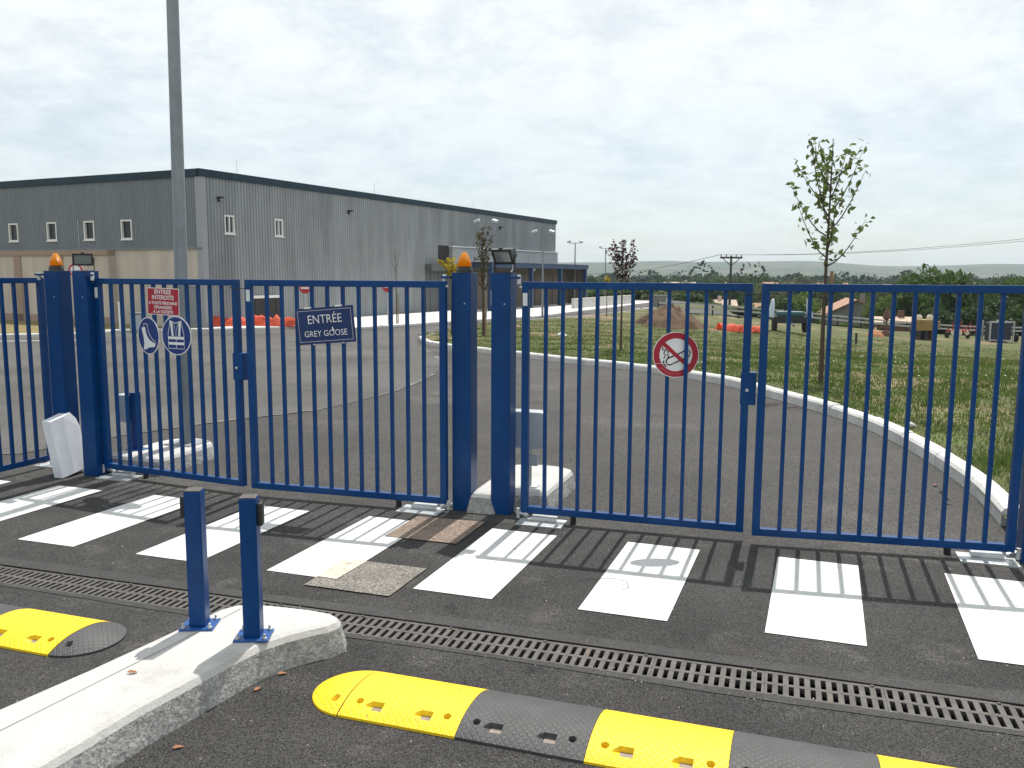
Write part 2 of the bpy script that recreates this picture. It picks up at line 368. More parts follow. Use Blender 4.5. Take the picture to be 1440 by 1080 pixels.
# faint pale seam along the curve
seam = []
for k in range(len(arc) - 8):
    d = arc[min(k + 1, 49)] - arc[k]; d = d / np.linalg.norm(d); n_ = np.array([-d[1], d[0]]); ww = (.02 + .035 * math.sin(k * .9) ** 2) * (1 if k > 6 else .6)
    seam.append([tuple(arc[k] - n_ * ww), tuple(arc[k] + n_ * ww)])
mat('seam_dust', (.18, .17, .155), .95, var=.35, vscale=3, col2=[((.085, .08, .075), 2.2, .42, .56)])
for (a_, b_) in ((3, 9), (11, 20), (22, 31), (34, 40)): sheet('asphalt_seam', seam[a_:b_], 'seam_dust', .0065)

for (va, vb) in ((VD0 - .05, VD0 - .001), (VD1 + .001, VD1 + .10)):
    sheet('tar_strip', [[uv(u, v + .012 * math.sin(u * 2.3)* (1 if abs(v - VD0) > .01 and abs(v - VD1) > .01 else 0)) for u in np.linspace(-12, 12, 60)] for v in (va, vb)], 'asphalt_tar', .003)
# crosswalk
cw = empty('crosswalk_marking', kind='structure')
for k in range(-5, 5):
    u0 = .15 + .97 * k; sh = .055
    a, b = -1.65, -.40
    pts = [uv(u0, a), uv(u0 + .48, a - .01), uv(u0 + .48 + sh, b - .02), uv(u0 + sh, b)]
    drape('stripe', pts, 'road_paint', .004, parent=cw)
struct(drape('rough_patch', [uv(-.471, -1.80), uv(.074, -1.807), uv(.095, -1.324), uv(-.464, -1.316)], 'patch_rough', .0075))
struct(drape('worn_paint', [uv(-.468, -1.66), uv(-.335, -1.665), uv(-.31, -1.33), uv(-.462, -1.33)], 'road_paint_worn', .011))
struct(drape('rust_patch', [uv(-.44, -.81), uv(.09, -.815), uv(.11, -.275), uv(-.42, -.30)], 'patch_rust', .0075))
# painted lines on the far road
pl = empty('road_marking', kind='structure')
drape('line', [(-26, 24.0), (-14.2, 28.6), (-14.25, 28.85), (-26, 24.3)], 'road_paint', .012, parent=pl)
for x, y in ((9.4, 67.4), (10.4, 68.6), (11.4, 69.9), (12.4, 71.2)):
    drape('dash', [(x, y), (x + .65, y + .1), (x + .75, y + .75), (x + .1, y + .65)], 'road_paint', .012, parent=pl)
drape('dash', [(6.9, 56.9), (7.5, 57.0), (8.3, 58.6), (7.7, 58.5)], 'road_paint', .012, parent=pl)

# meadow peninsula with kerb stones round it
near = catmull([(-3.32, 30.3), (-2.75, 27.2), (-1.7, 24.5), (-.85, 23.1), (.40, 21.0), (1.4, 19.2), (2.25, 17.9), (2.95, 16.6), (3.62, 14.6), (3.9, 12.7), (4.1, 11.3), (4.2, 10.1), (4.13, 8.7), (3.98, 7.65), (3.80, 6.8), (3.52, 5.9), (3.42, 5.55)], 6)
far = catmull([(-3.32, 30.3), (-3.22, 33.3), (-2.64, 41), (-1.8, 44.9), (.67, 48.5), (6.1, 56.7), (13.24, 72.6), (20, 88)], 6)
def kerb(path, name, h=.14, wd=.14, side=1.0, step=1.0):
    root = empty(name, kind='structure'); P = resample(path, step=step / 4); n = len(P)
    for k in range(0, n - 4, 4):
        seg = P[k:k + 5]; mb = MB(); prof = [(0, -.2), (0, h - .035), (.02, h - .008), (.045, h), (wd, h), (wd, -.2)]; vs_ = []
        jit = random.uniform(-.006, .006)
        for i, p in enumerate(seg):
            d = seg[min(i + 1, 4)] - seg[max(i - 1, 0)]; d = d / np.linalg.norm(d); nn = np.array([d[1], -d[0]]) * side
            q = p + (d * .004 if i == 0 else (-d * .004 if i == 4 else 0))
            for (a, z) in prof: vs_.append((q[0] + nn[0] * a, q[1] + nn[1] * a, T(p[0], p[1]) + z + (jit if z > 0 else 0)))
        m_ = len(prof); fs = [(i * m_ + j, i * m_ + j + 1, (i + 1) * m_ + j + 1, (i + 1) * m_ + j) for i in range(4) for j in range(m_ - 1)]
        fs += [tuple(range(m_ - 1, -1, -1)), tuple(range(4 * m_, 5 * m_))]
        mb.add(vs_, fs).build('kerb_stone', 'kerb_stone', root)
    return root
kerb(near, 'kerb', side=-1.0)
kerb(far[:int(len(far) * .86)], 'kerb', h=.10, side=1.0, step=2.0)
nk = resample(near, n=90); nn = resample(np.array([(3.55, 5.55), (62, -12.9)]), n=45)[1:]
nearB = np.concatenate([nk, nn]); farB = resample(np.concatenate([far, [(48, 150)], [(110, 160)]]), n=len(nearB))
# inset from the kerb line
def meadow_z(x, y, e): return T(x, y) + .085 + .05 * (math.sin(x * 1.3 + y * .7) * math.sin(y * 1.1 - x * .4)) * e
MR = []
for k in range(len(nearB)):
    a, b = nearB[k], farB[k]; L_ = np.linalg.norm(b - a)
    if L_ < .3: MR.append([(a[0] + .06, a[1])] * 50); continue
    d = (b - a) / L_; MR.append([tuple(a + d * (min(.07, L_ * .2) + (L_ - min(.14, L_ * .4)) * s)) for s in np.linspace(0, 1, 50) ** 1.6])
V = []; 
for r in MR:
    for i, (x, y) in enumerate(r):
        e = min(1, i / 6, (49 - i) / 4); V.append((x, y, meadow_z(x, y, e)))
n = 50; F = [(j * n + i, j * n + i + 1, (j + 1) * n + i + 1, (j + 1) * n + i) for j in range(len(MR) - 1) for i in range(n - 1)]
meadow = struct(npmesh('meadow', V, F, 'meadow_soil')); meadow.data.polygons.foreach_set('use_smooth', [True] * len(F))
MV = np.array(V).reshape(len(MR), n, 3)

# grass in the meadow: blades as one mass each
def in_meadow(k):
    j = rng.integers(0, len(MR) - 1, k); i = rng.integers(0, n - 1, k); a = rng.random(k)[:, None]; b = rng.random(k)[:, None]
    p = MV[j, i] * (1 - a) * (1 - b) + MV[j + 1, i] * a * (1 - b) + MV[j, i + 1] * (1 - a) * b + MV[j + 1, i + 1] * a * b
    return p
def cell_area_sample(k, ymax, ymin=-20, xr=(-6, 46)):
    A = MV[:-1, :-1]; B = MV[1:, :-1]; C_ = MV[:-1, 1:]
    ar = np.abs((B - A)[..., 0] * (C_ - A)[..., 1] - (B - A)[..., 1] * (C_ - A)[..., 0])
    cy = A[..., 1]; cx = A[..., 0]; dist = np.hypot(cx, cy)
    wgt = ar * ((cy < ymax) & (cy > ymin) & (cx > xr[0]) & (cx < xr[1])) * (cx < cy * .72 + 2.0) / np.maximum(dist, 5) ** 1.6
    wgt = (wgt / wgt.sum()).ravel(); ids = rng.choice(len(wgt), k, p=wgt); j, i = ids // (n - 1), ids % (n - 1)
    a = rng.random(k)[:, None]; b = rng.random(k)[:, None]
    return MV[j, i] * (1 - a) * (1 - b) + MV[j + 1, i] * a * (1 - b) + MV[j, i + 1] * (1 - a) * b + MV[j + 1, i + 1] * a * b
def pnoise(x, y, s): return np.sin(x * s + 1.3 * np.sin(y * s * .7)) * np.cos(y * s * 1.1 + np.sin(x * s * .6))
def blades(p, h, wd, mats_, idx, name, lean=.35):
    k = len(p); ang = rng.random(k) * 6.283; dx = np.cos(ang) * wd; dy = np.sin(ang) * wd; la = rng.random(k) * 6.283; ll = rng.random(k) * lean * h
    z0 = p[:, 2] - .01
    A = np.stack([p[:, 0] - dx, p[:, 1] - dy, z0], 1); B = np.stack([p[:, 0] + dx, p[:, 1] + dy, z0], 1)
    C_ = np.stack([p[:, 0] + np.cos(la) * ll, p[:, 1] + np.sin(la) * ll, z0 + h], 1)
    V = np.stack([A, B, C_], 1).reshape(-1, 3); F = np.arange(3 * k).reshape(-1, 3)
    return npmesh(name, V, F, mats_, idx=idx)
p0 = cell_area_sample(40000, 48); p = np.repeat(p0, 6, 0); p[:, :2] += rng.normal(0, .06, (len(p), 2)) * (1 + np.hypot(p[:, 0], p[:, 1])[:, None] / 16)
# keep blades off the kerb top
nkf = resample(near, n=170); dk = np.concatenate([np.min(np.hypot(q_[:, None, 0] - nkf[None, :, 0], q_[:, None, 1] - nkf[None, :, 1]), 1) for q_ in np.array_split(p, 40)])
# blades stay behind the kerb: on the meadow side of its line and clear of its top
ik = np.concatenate([np.argmin(np.hypot(q_[:, None, 0] - nkf[None, :, 0], q_[:, None, 1] - nkf[None, :, 1]), 1) for q_ in np.array_split(p, 40)])
tk = nkf[np.minimum(ik + 1, 169)] - nkf[np.maximum(ik - 1, 0)]; side_ = tk[:, 0] * (p[:, 1] - nkf[ik, 1]) - tk[:, 1] * (p[:, 0] - nkf[ik, 0])
keep = (dk > .19) & (side_ > 0)
p = p[keep]; D = np.hypot(p[:, 0], p[:, 1]); dk = dk[keep]
pn = pnoise(p[:, 0], p[:, 1], .55); pn2 = pnoise(p[:, 0] + 9, p[:, 1], 1.7)
hh = (.026 + .045 * rng.random(len(p)) ** 2) * (1 + .6 * np.clip(pn2, 0, 1)) * np.where(D > 24, .8, 1) * np.clip(.5 + dk, .6, 1.15)
hh *= .75 + .9 * np.clip(pnoise(p[:, 0] - 4, p[:, 1] + 2, 2.3) - .25, 0, 1) + 1.3 * (pnoise(p[:, 0] + 1, p[:, 1] - 6, 4.1) > .86) * (rng.random(len(p)) < .6)
r_ = rng.random(len(p)) + .28 * pn + .42 * np.clip((D - 13) / 16, 0, 1) - .18
idx = np.where(r_ < .55, 0, np.where(r_ < 1.05, 1, 2))
gr = blades(p, hh, .0035 + .00045 * D, ['grass_green', 'grass_light', 'grass_dry'], idx, 'meadow_grass')
tag(gr, 'green and dry grass growing in the meadow behind the kerb', 'grass', kind='stuff')
fp = cell_area_sample(900, 40); q = pnoise(fp[:, 0] + 3, fp[:, 1], .9); fp = fp[q > .05]
sz = (.006 + .0006 * np.hypot(fp[:, 0], fp[:, 1])) * (.6 + .8 * rng.random(len(fp)))
ang = rng.random(len(fp)) * 6.28; z = fp[:, 2] + .04 + .05 * rng.random(len(fp))
C4 = [np.stack([fp[:, 0] + np.cos(ang + k * 1.571) * sz, fp[:, 1] + np.sin(ang + k * 1.571) * sz, z + (.3 * sz if k % 2 else -.3 * sz)], 1) for k in range(4)]
fl = npmesh('meadow_flowers', np.stack(C4, 1).reshape(-1, 3), np.arange(4 * len(fp)).reshape(-1, 4), ['flower_white', 'flower_yellow'], idx=(pnoise(fp[:, 0], fp[:, 1] + 4, .35) > .45).astype(int))
tag(fl, 'small white and yellow wild flowers scattered in the meadow grass', 'flowers', kind='stuff')

# strip of dry grass and kerb in front of the left part of the building, concrete apron in front of the right part
BC = np.array([-14.3, 39.8]); BR = np.array([.441, .897]); BL = np.array([-.897, .441])      # warehouse corner, wall directions
def wp(t, d, off=0.0):                      # point on a wall; off = metres in front of it
    nn_ = np.array([BR[1], -BR[0]]) if d is BR else np.array([BL[1] * -1, BL[0]])
    return BC + d * t + nn_ * off
strip = [(-40, 21.0), (-19.0, 30.5), (-16.6, 32.6), (-16.9, 36.0), (-13.6, 38.3), tuple(wp(0, BL, .02)), tuple(wp(30, BL, .02))]
struct(drape('dry_verge', strip, 'dry_strip', .07, .3))
kerb(np.array([(-40, 20.8), (-19.0, 30.3), (-16.45, 32.5), (-16.75, 35.9), (-13.4, 38.1), (-10.4, 41.2)]), 'kerb', h=.11, wd=.16, side=-1.0, step=2.0)
pav = [tuple(wp(.2, BR, .02)), (-13.3, 38.4), (-10.4, 41.5), (-7.4, 40.1), (-3.85, 46), (-.85, 49.9), (1.3, 52.5), (5.1, 61.9), (9.2, 71.0), (14.3, 84), tuple(wp(52, BR, .02))]
pv = drape('concrete_pavement', [(x, y) for x, y in pav], 'concrete_pavement', .10, .35); struct(pv)
kerb(np.array([(-7.45, 39.95), (-3.85, 45.85), (-.80, 49.75), (1.4, 52.4), (5.2, 61.8), (9.3, 70.9)]), 'kerb', h=.12, wd=.15, side=-1.0, step=2.0)
# country road beyond the field
rows = [[(x + 6, 58 + x * .32 + 5.0 * t) for x in np.linspace(4, 70, 40)] for t in (0, .5, 1)]
sheet('country_road', rows, 'asphalt_old', .14)

# traffic islands (raised concrete)
def island(name, outline, h=.15, spread=.035, m='concrete', round_=0):
    n = len(outline); cx = sum(p[0] for p in outline) / n; cy = sum(p[1] for p in outline) / n
    root = empty(name, kind='structure')
    def ring(off, z):
        R = []
        for i in range(n):
            a, b, c = Vector(outline[i - 1]), Vector(outline[i]), Vector(outline[(i + 1) % n])
            e1 = (b - a).normalized(); e2 = (c - b).normalized(); nn_ = Vector((e1.y + e2.y, -e1.x - e2.x)).normalized(); k = 1 / max(.6, nn_.dot(Vector((e2.y, -e2.x))))
            R.append((b.x + nn_.x * off * k, b.y + nn_.y * off * k, z))
        return R
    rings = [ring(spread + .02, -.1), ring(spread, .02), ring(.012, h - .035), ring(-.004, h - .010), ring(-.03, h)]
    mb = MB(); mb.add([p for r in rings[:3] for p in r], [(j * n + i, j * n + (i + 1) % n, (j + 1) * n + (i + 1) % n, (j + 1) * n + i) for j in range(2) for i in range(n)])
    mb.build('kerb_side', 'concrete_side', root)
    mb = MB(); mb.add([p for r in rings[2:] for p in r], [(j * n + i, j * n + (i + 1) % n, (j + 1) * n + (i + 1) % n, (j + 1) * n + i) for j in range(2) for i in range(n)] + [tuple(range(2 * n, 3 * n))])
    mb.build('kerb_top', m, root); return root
fi = [uv(-.90, -5.6), uv(-.36, -5.6), uv(-.215, -3.9), uv(-.181, -3.47), uv(-.118, -3.09), uv(-.098, -2.96), uv(-.07, -2.84), uv(-.01, -2.72), uv(.06, -2.62), uv(.115, -2.56), uv(.135, -2.50), uv(.115, -2.45), uv(.05, -2.415), uv(-.08, -2.405), uv(-.25, -2.415), uv(-.37, -2.43), uv(-.44, -2.46), uv(-.485, -2.53), uv(-.52, -2.74), uv(-.555, -2.97), uv(-.605, -3.27), uv(-.68, -3.63)]
fisl = island('traffic_island', fi)
# joints between the kerb rows and the infill
for pa in ([uv(-.39, -2.52), uv(-.43, -2.97), uv(-.50, -3.5), uv(-.72, -5.2)]  ,):
    mbj = MB(); n_ = len(pa)
    mbj.add([(p[0], p[1], .1525) for p in pa] + [(p[0] + .007, p[1], .1525) for p in pa], [(i, i + 1, n_ + i + 1, n_ + i) for i in range(n_ - 1)]).build('joint', 'concrete_joint', fisl)
def rounded(u0, u1, v0, v1, nose=.28):
    P = [(u0, v0), (u1, v0)]; cx = (u0 + u1) / 2; r = (u1 - u0) / 2
    for k in range(0, 9):
        a = math.pi * k / 8; P.append((cx + r * math.cos(a), v1 - nose + nose * math.sin(a)))
    return [uv(*q) for q in P]
mid_isl = island('traffic_island', [uv(-.085, -.02), uv(.055, -.02), uv(.23, .14), uv(.44, .18)] + rounded(-.10, .46, -.02, 1.08, .14)[2:] + [uv(-.10, .10)]); left_isl = island('traffic_island', rounded(-3.70, -3.14, .20, 1.12))

# ------------------------------------------------------------------ gate posts
def gate_post(u, v, label, h=1.80, flip=1):
    x, y = uv(u, v); r = empty('gate_post', (x, y, 0), GA, label, 'gate post', 'gate posts')
    MB().box(-.075, -.075, -.25, .075, .075, h, .006).build('post_tube', 'blue_paint', r)
    MB().box(-.078, -.078, h, .078, .078, h + .006, .002).build('cap', 'blue_paint', r)
    # hinge bracket at the top, reaching out to the leaf, and its pin
    s = flip
    MB().box(min(.075 * s, .15 * s), -.10, h - .035, max(.075 * s, .15 * s), -.02, h - .020).build('hinge_bracket', 'blue_paint', r)
    MB().lathe([(.016, h - .075), (.016, h - .018), (.011, h - .006)], 10, (.135 * s, -.065)).build('hinge_pin', 'steel_galv', r, True)
    MB().lathe([(.006, 0), (.006, .004)], 8).build('screw', 'steel_galv', r, loc=(.03, -.0755, h - .22), rot=(rad(90), 0, 0))
    return r
gate_post(-4.00, .045, 'blue square gate post carrying an orange beacon, beside the opened gate leaf', flip=-1)
gate_post(-3.69, .045, 'blue square gate post carrying an upright floodlight, beside the white cover', flip=1)
gate_post(-.17, .045, 'blue square gate post carrying an orange beacon, beside the leaf with the entrance sign', flip=-1)
gate_post(.14, .045, 'blue square gate post carrying a tilted floodlight', flip=1)
gate_post(3.69, .05, 'blue square gate post at the end of the curved kerb', flip=-1)

# ------------------------------------------------------------------ gate leaves
HG = 1.745
def gate_leaf(A, B, label, lock=False, tagx=None, tiny=None, nbars=11, hinge_left=True, ang=None, length=None):
    ax, ay = uv(*A)
    if B is not None:
        bx, by = uv(*B); ang = math.atan2(by - ay, bx - ax); length = math.hypot(bx - ax, by - ay)
    r = empty('gate_leaf', (ax, ay, 0), ang, label, 'gate', 'blue barred gate leaves'); Lf = length; s = .05; zb = .062
    MB().box(0, -.025, zb, s, .025, HG, .004).build('stile', 'blue_paint', r)
    MB().box(Lf - s, -.025, zb, Lf, .025, HG, .004).build('stile', 'blue_paint', r)
    MB().box(s + .0005, -.024, zb, Lf - s - .0005, .024, zb + .05, .004).build('bottom_rail', 'blue_paint', r)
    MB().box(s + .0005, -.024, HG - .05, Lf - s - .0005, .024, HG - .001, .004).build('top_rail', 'blue_paint', r)
    bm_ = MB().box(-.0125, -.0125, zb + .0505, .0125, .0125, HG - .0505)
    me = bpy.data.meshes.new('bar'); me.from_pydata(bm_.v, [], bm_.f); me.update(); me.materials.append(MATS['blue_paint'])
    gap = (Lf - 2 * s) / (nbars + 1)
    for k in range(nbars): link('bar', me, None, r, loc=(s + gap * (k + 1), 0, 0))
    if lock:
        lb = MB().box(Lf - .055, -.034, .94, Lf + .045, .030, 1.16, .005).build('lock_box', 'blue_paint', r)
        MB().lathe([(.011, 0), (.011, .008), (.006, .010)], 10).build('lock_cylinder', 'steel_galv', lb, loc=(Lf - .012, -.034, 1.04), rot=(rad(90), 0, 0))
        MB().tube([(Lf - .06, -.03, HG - .065), (Lf - .01, -.036, HG - .072), (Lf + .05, -.036, HG - .068), (Lf + .10, -.03, HG - .07)], .004, 6).build('tie_cord', 'dark_plastic', r)
    if tagx is not None:
        MB().box(tagx, -.0275, 1.575, tagx + .034, -.0255, 1.665).build('label_plate', 'white_sticker', r)
    hx = -.02 if hinge_left else Lf + .02
    MB().lathe([(.014, .02), (.014, zb + .03)], 8, (hx, -.02)).build('pivot', 'steel_galv', r)
    MB().box(min(hx, .02 if hinge_left else Lf - .02), -.015, HG - .045, max(hx, .02 if hinge_left else Lf - .02), .015, HG - .030).build('hinge_arm', 'steel_galv', r)
    return r
leafMA = gate_leaf((-3.597, .062), (-2.032, -.115), 'blue barred gate leaf holding the red notice and two round safety signs', lock=True, tagx=.008)
leafMB = gate_leaf((-1.944, -.135), (-.262, -.09), 'blue barred gate leaf holding the blue entrance sign', tagx=.012, hinge_left=False)
leafRA = gate_leaf((.335, -.118), (1.915, -.11), 'blue barred gate leaf with a no smoking sign', lock=True, tagx=.008)
leafRB = gate_leaf((1.972, -.158), (3.575, -.005), 'blue barred gate leaf without any sign, ending at the curved kerb', hinge_left=False)
leafL = gate_leaf((-4.335, .20), None, 'opened blue barred gate leaf beside the post with the white cover', ang=GA + rad(-92), length=1.6)

# galvanised operator lids on the ground at the hinges
def ground_lid(u, v, label, s=1):
    x, y = uv(u, v); r = empty('gate_operator_lid', (x, y, 0), GA, label, 'metal lid', 'metal lids under the gate hinges')
    MB().box(-.17, -.20, -.02, .17, .0, .012, .004).build('plate', 'steel_galv', r)
    MB().box(-.09 * 1, -.095, .0125, .10, -.012, .040, .006).build('raised_lid', 'steel_galv', r)
    MB().tube([(.13 * s, -.02, .02), (.15 * s, -.01, .03), (.22 * s, .0, .04)], .018, 8).build('crank_arm', 'steel_galv', r)
    for q in (-.14, .14):
        MB().lathe([(.010, .0125), (.010, .019)], 6, (q, -.17)).build('bolt', 'steel_galv', r)
    MB().lathe([(.022, .0), (.022, .05), (.012, .055)], 10, (-.22 * s, -.03)).build('stop_roller', 'dark_plastic', r, True)
    return r
ground_lid(-.46, -.03, 'galvanised metal lid on the ground under the hinge of the leaf with the entrance sign', 1)
ground_lid(.50, -.06, 'galvanised metal lid under the hinge of the gate leaf with the no smoking sign', -1)
ground_lid(-3.40, .10, 'galvanised metal lid under the hinge of the gate leaf with the round safety signs', -1)
ground_lid(3.42, .06, 'galvanised metal lid on the ground under the hinge of the leaf without any sign', 1)
ground_lid(-4.30, .30, 'galvanised metal lid on the ground behind the opened gate leaf', 1)

# ------------------------------------------------------------------ beacons and floodlights on the posts
def beacon(u, v, label):
    x, y = uv(u, v); r = empty('warning_beacon', (x, y, 1.807), GA, label, 'beacon', 'orange beacons on the gate posts')
    MB().lathe([(.062, 0), (.062, .022), (.055, .034), (.050, .045)], 20).build('base', 'dark_plastic', r, True)
    pr = []
    for k in range(13):
        t = k / 12; z = .0455 + .105 * t; rr = .056 * (1 - .78 * t ** 1.9)
        pr += [(rr, z), (rr * .88, z + .0045)] if k < 10 else [(rr, z)]
    MB().lathe(pr, 24).build('lens', 'orange_lens', r); return r
beacon(-3.99, .03, 'ribbed orange beacon on the post beside the opened gate leaf')
beacon(-.165, .03, 'ribbed orange beacon on the post beside the leaf with the entrance sign')
def floodlight(u, v, label, yaw, tilt, z0=1.885):
    x, y = uv(u, v); r = empty('floodlight', (x, y, 1.807), yaw, label, 'floodlight', 'floodlights on the gate posts')
    b = MB(); ww, hh_, d = .075, .046, .06
    b.add([(-ww, -.02, -hh_), (ww, -.02, -hh_), (ww, -.02, hh_), (-ww, -.02, hh_), (-ww * .7, d, -hh_ * .6), (ww * .7, d, -hh_ * .6), (ww * .7, d, hh_ * .6), (-ww * .7, d, hh_ * .6)],
          [(0, 1, 2, 3), (7, 6, 5, 4), (0, 4, 5, 1), (1, 5, 6, 2), (2, 6, 7, 3), (3, 7, 4, 0)])
    hs = b.build('housing', 'dark_green_metal', r, loc=(0, 0, z0 - 1.807 + .02), rot=(tilt, 0, 0))
    fr = MB()
    fr.box(-ww - .006, -.030, hh_ - .008, ww + .006, -.0205, hh_ + .006).box(-ww - .006, -.030, -hh_ - .006, ww + .006, -.0205, -hh_ + .008)
    fr.box(-ww - .006, -.0298, -hh_ + .0085, -ww + .008, -.0205, hh_ - .0085).box(ww - .008, -.0298, -hh_ + .0085, ww + .006, -.0205, hh_ - .0085)
    fr.build('front_frame', 'dark_plastic', hs)
    MB().box(-ww + .0085, -.0255, -hh_ + .0085, ww - .0085, -.0208, hh_ - .0085).build('glass', 'glass_lens', hs)
    MB().box(-.012, -.028, hh_ + .0065, .012, -.012, hh_ + .016).build('clip', 'dark_plastic', hs)
    k = z0 - 1.807 + .02
    for sx in (-1, 1): MB().box(sx * (ww + .008) - .003, -.008, .004, sx * (ww + .008) + .003, .008, k + .006).build('bracket_leg', 'dark_plastic', r)
    MB().box(-ww - .0112, -.008, 0, ww + .0112, .008, .0035).build('bracket_foot', 'dark_plastic', r)
    MB().tube([(.0, .05, k - .02), (.02, .055, k - .035), (.035, .045, .03), (.03, .03, .005)], .006, 6).build('cable', 'white_plastic', r); return r
floodlight(-3.69, .03, 'upright rectangular floodlight on the post beside the white cover', GA + rad(35), rad(4))
fl_ = floodlight(.15, .03, 'dark floodlight tilted down on its bracket above the gap between two posts', GA + rad(-22), rad(24), 1.90); fl_.scale = (1.12, 1.12, 1.12)

# ------------------------------------------------------------------ signs
def poly(name, pts, y, m, parent): 
    return MB().add([(a, y, b) for a, b in pts], [tuple(range(len(pts)))]).build(name, m, parent)
def stroke(name, lines, wd, y, m, parent):
    mb = MB()
    for ln in lines:
        n_ = len(ln); L_, R_ = [], []
        for i in range(n_):
            a = Vector(ln[max(i - 1, 0)]); c = Vector(ln[min(i + 1, n_ - 1)]); d = (c - a).normalized(); nn_ = Vector((-d.y, d.x)) * wd / 2
            L_.append((ln[i][0] + nn_.x, y, ln[i][1] + nn_.y)); R_.append((ln[i][0] - nn_.x, y, ln[i][1] - nn_.y))
        mb.add(L_ + R_, [(i, i + 1, n_ + i + 1, n_ + i) for i in range(n_ - 1)])
    return mb.build(name, m, parent)
def circ(r_, n_=40, cx=0, cz=0): return [(cx + r_ * math.cos(2 * math.pi * k / n_), cz + r_ * math.sin(2 * math.pi * k / n_)) for k in range(n_)]
def disc(name, r_, m, parent, th=.003):
    mb = MB().lathe([(r_, 0), (r_, th)], 48); return mb.build(name, m, parent, rot=(rad(90), 0, 0))
def ringp(name, r0, r1, y, m, parent, n_=48):
    a = circ(r0, n_); b = circ(r1, n_)
    return MB().add([(p[0], y, p[1]) for p in a + b], [(i, (i + 1) % n_, n_ + (i + 1) % n_, n_ + i) for i in range(n_)]).build(name, m, parent)
def lettering(txt, size, x, z, y, m, parent, rot=0.0, width=None, bold=0.0):
    c = bpy.data.curves.new('lettering', 'FONT'); c.body = txt; c.size = size; c.align_x = 'CENTER'; c.align_y = 'CENTER'; c.offset = bold; c.resolution_u = 3
    o = bpy.data.objects.new('lettering', c); COL.objects.link(o)
    dg = bpy.context.evaluated_depsgraph_get(); me = bpy.data.meshes.new_from_object(o.evaluated_get(dg)); bpy.data.objects.remove(o)
    co = [v_.co.copy() for v_ in me.vertices]; sx = 1.0
    if width and co:
        xs = [q.x for q in co]; sx = width / (max(xs) - min(xs))
    for v_, q in zip(me.vertices, co):
        px_, pz_ = q.x * sx, q.y
        v_.co = (x + px_ * math.cos(rot) - pz_ * math.sin(rot), y, z + px_ * math.sin(rot) + pz_ * math.cos(rot))
    me.materials.clear(); return link('lettering', me, m, parent)
def on_leaf(leaf, s, z, off, name, label, cat, yaw=0.0, roll=0.0, group=None):
    a = leaf.rotation_euler.z; x = leaf.location.x + s * math.cos(a) + off * math.sin(a); y = leaf.location.y + s * math.sin(a) - off * math.cos(a)
    o = empty(name, (x, y, z), 0, label, cat, group); o.rotation_euler = Euler((0, roll, a + yaw), 'XYZ'); return o
# red notice
r = on_leaf(leafMA, .795, 1.556, .022, 'notice_sign', 'red rectangular no entry notice with white lettering on the gate', 'sign', yaw=rad(-2), roll=rad(1.2))
MB().box(-.182, -.003, -.112, .182, .0, .112).build('plate', 'sign_white', r)
MB().box(-.176, -.0048, -.106, .176, -.0032, .106).build('red_panel', 'sign_red', r)
for t_, sz_, z_, w_ in (('ENTREE', .050, .078, .19), ('INTERDITE', .050, .032, .25), ('A TOUTE PERSONNE', .034, -.014, .325), ('ETRANGERE', .034, -.050, .20), ('A LA SOCIETE', .034, -.086, .23)):
    lettering(t_, sz_, 0, z_, -.0062, 'sign_white', r, width=w_, bold=.0008)
for sx in (-1, 1): MB().tube([(sx * .172, -.004, .104), (sx * .185, .012, .125), (sx * .20, .03, .13)], .0015, 5).build('tie_wire', 'dark_plastic', r)
# boots sign
r = on_leaf(leafMA, .622, 1.266, .030, 'safety_boots_sign', 'round blue sign with a white safety boot', 'sign', yaw=rad(-12))
disc('plate', .158, 'sign_white', r); ringp('rim', .150, .157, -.0042, 'sign_white', r); d_ = MB().add([(a, -.0045, b) for a, b in circ(.150, 48)], [tuple(range(48))]).build('blue_field', 'sign_blue', r)
boot = [(-.090, .058), (-.040, .066), (-.034, .030), (-.018, -.002), (.012, -.030), (.052, -.046), (.078, -.052), (.086, -.068), (.078, -.080), (.030, -.084), (-.012, -.090), (-.024, -.100), (-.066, -.108), (-.070, -.092), (-.060, -.060), (-.066, -.010)]
boot = [(a * 1.12 + .004, b * 1.12) for a, b in boot]
poly('boot', boot, -.0062, 'sign_white', r)
stroke('boot_outline', [[(-.060, .072), (-.058, .104), (-.004, .096), (.000, .050), (.020, .014), (.060, -.026), (.094, -.040), (.104, -.058), (.098, -.070)]], .006, -.0066, 'sign_white', r)
# vest sign
r = on_leaf(leafMA, .938, 1.278, .036, 'safety_vest_sign', 'round blue sign with a white safety vest', 'sign', yaw=rad(0))
disc('plate', .162, 'sign_white', r); MB().add([(a, -.0045, b) for a, b in circ(.154, 48)], [tuple(range(48))]).build('blue_field', 'sign_blue', r)
stroke('vest_outline', [[(-.062, .126), (-.070, .070), (-.086, .020), (-.086, -.108), (.086, -.108), (.086, .020), (.070, .070), (.062, .126), (.030, .112), (.0, .104), (-.030, .112), (-.062, .126)], [(-.030, .112), (.0, .026), (.030, .112)], [(.0, .026), (.0, -.108)]], .005, -.0062, 'sign_white', r)
for pts in ([(-.060, .120), (-.036, .112), (-.024, -.006), (-.046, -.006)], [(.060, .120), (.036, .112), (.024, -.006), (.046, -.006)], [(-.084, -.008), (.084, -.008), (.084, -.030), (-.084, -.030)], [(-.084, -.054), (.084, -.054), (.084, -.076), (-.084, -.076)]):
    poly('reflective_band', pts, -.0068, 'sign_white', r)
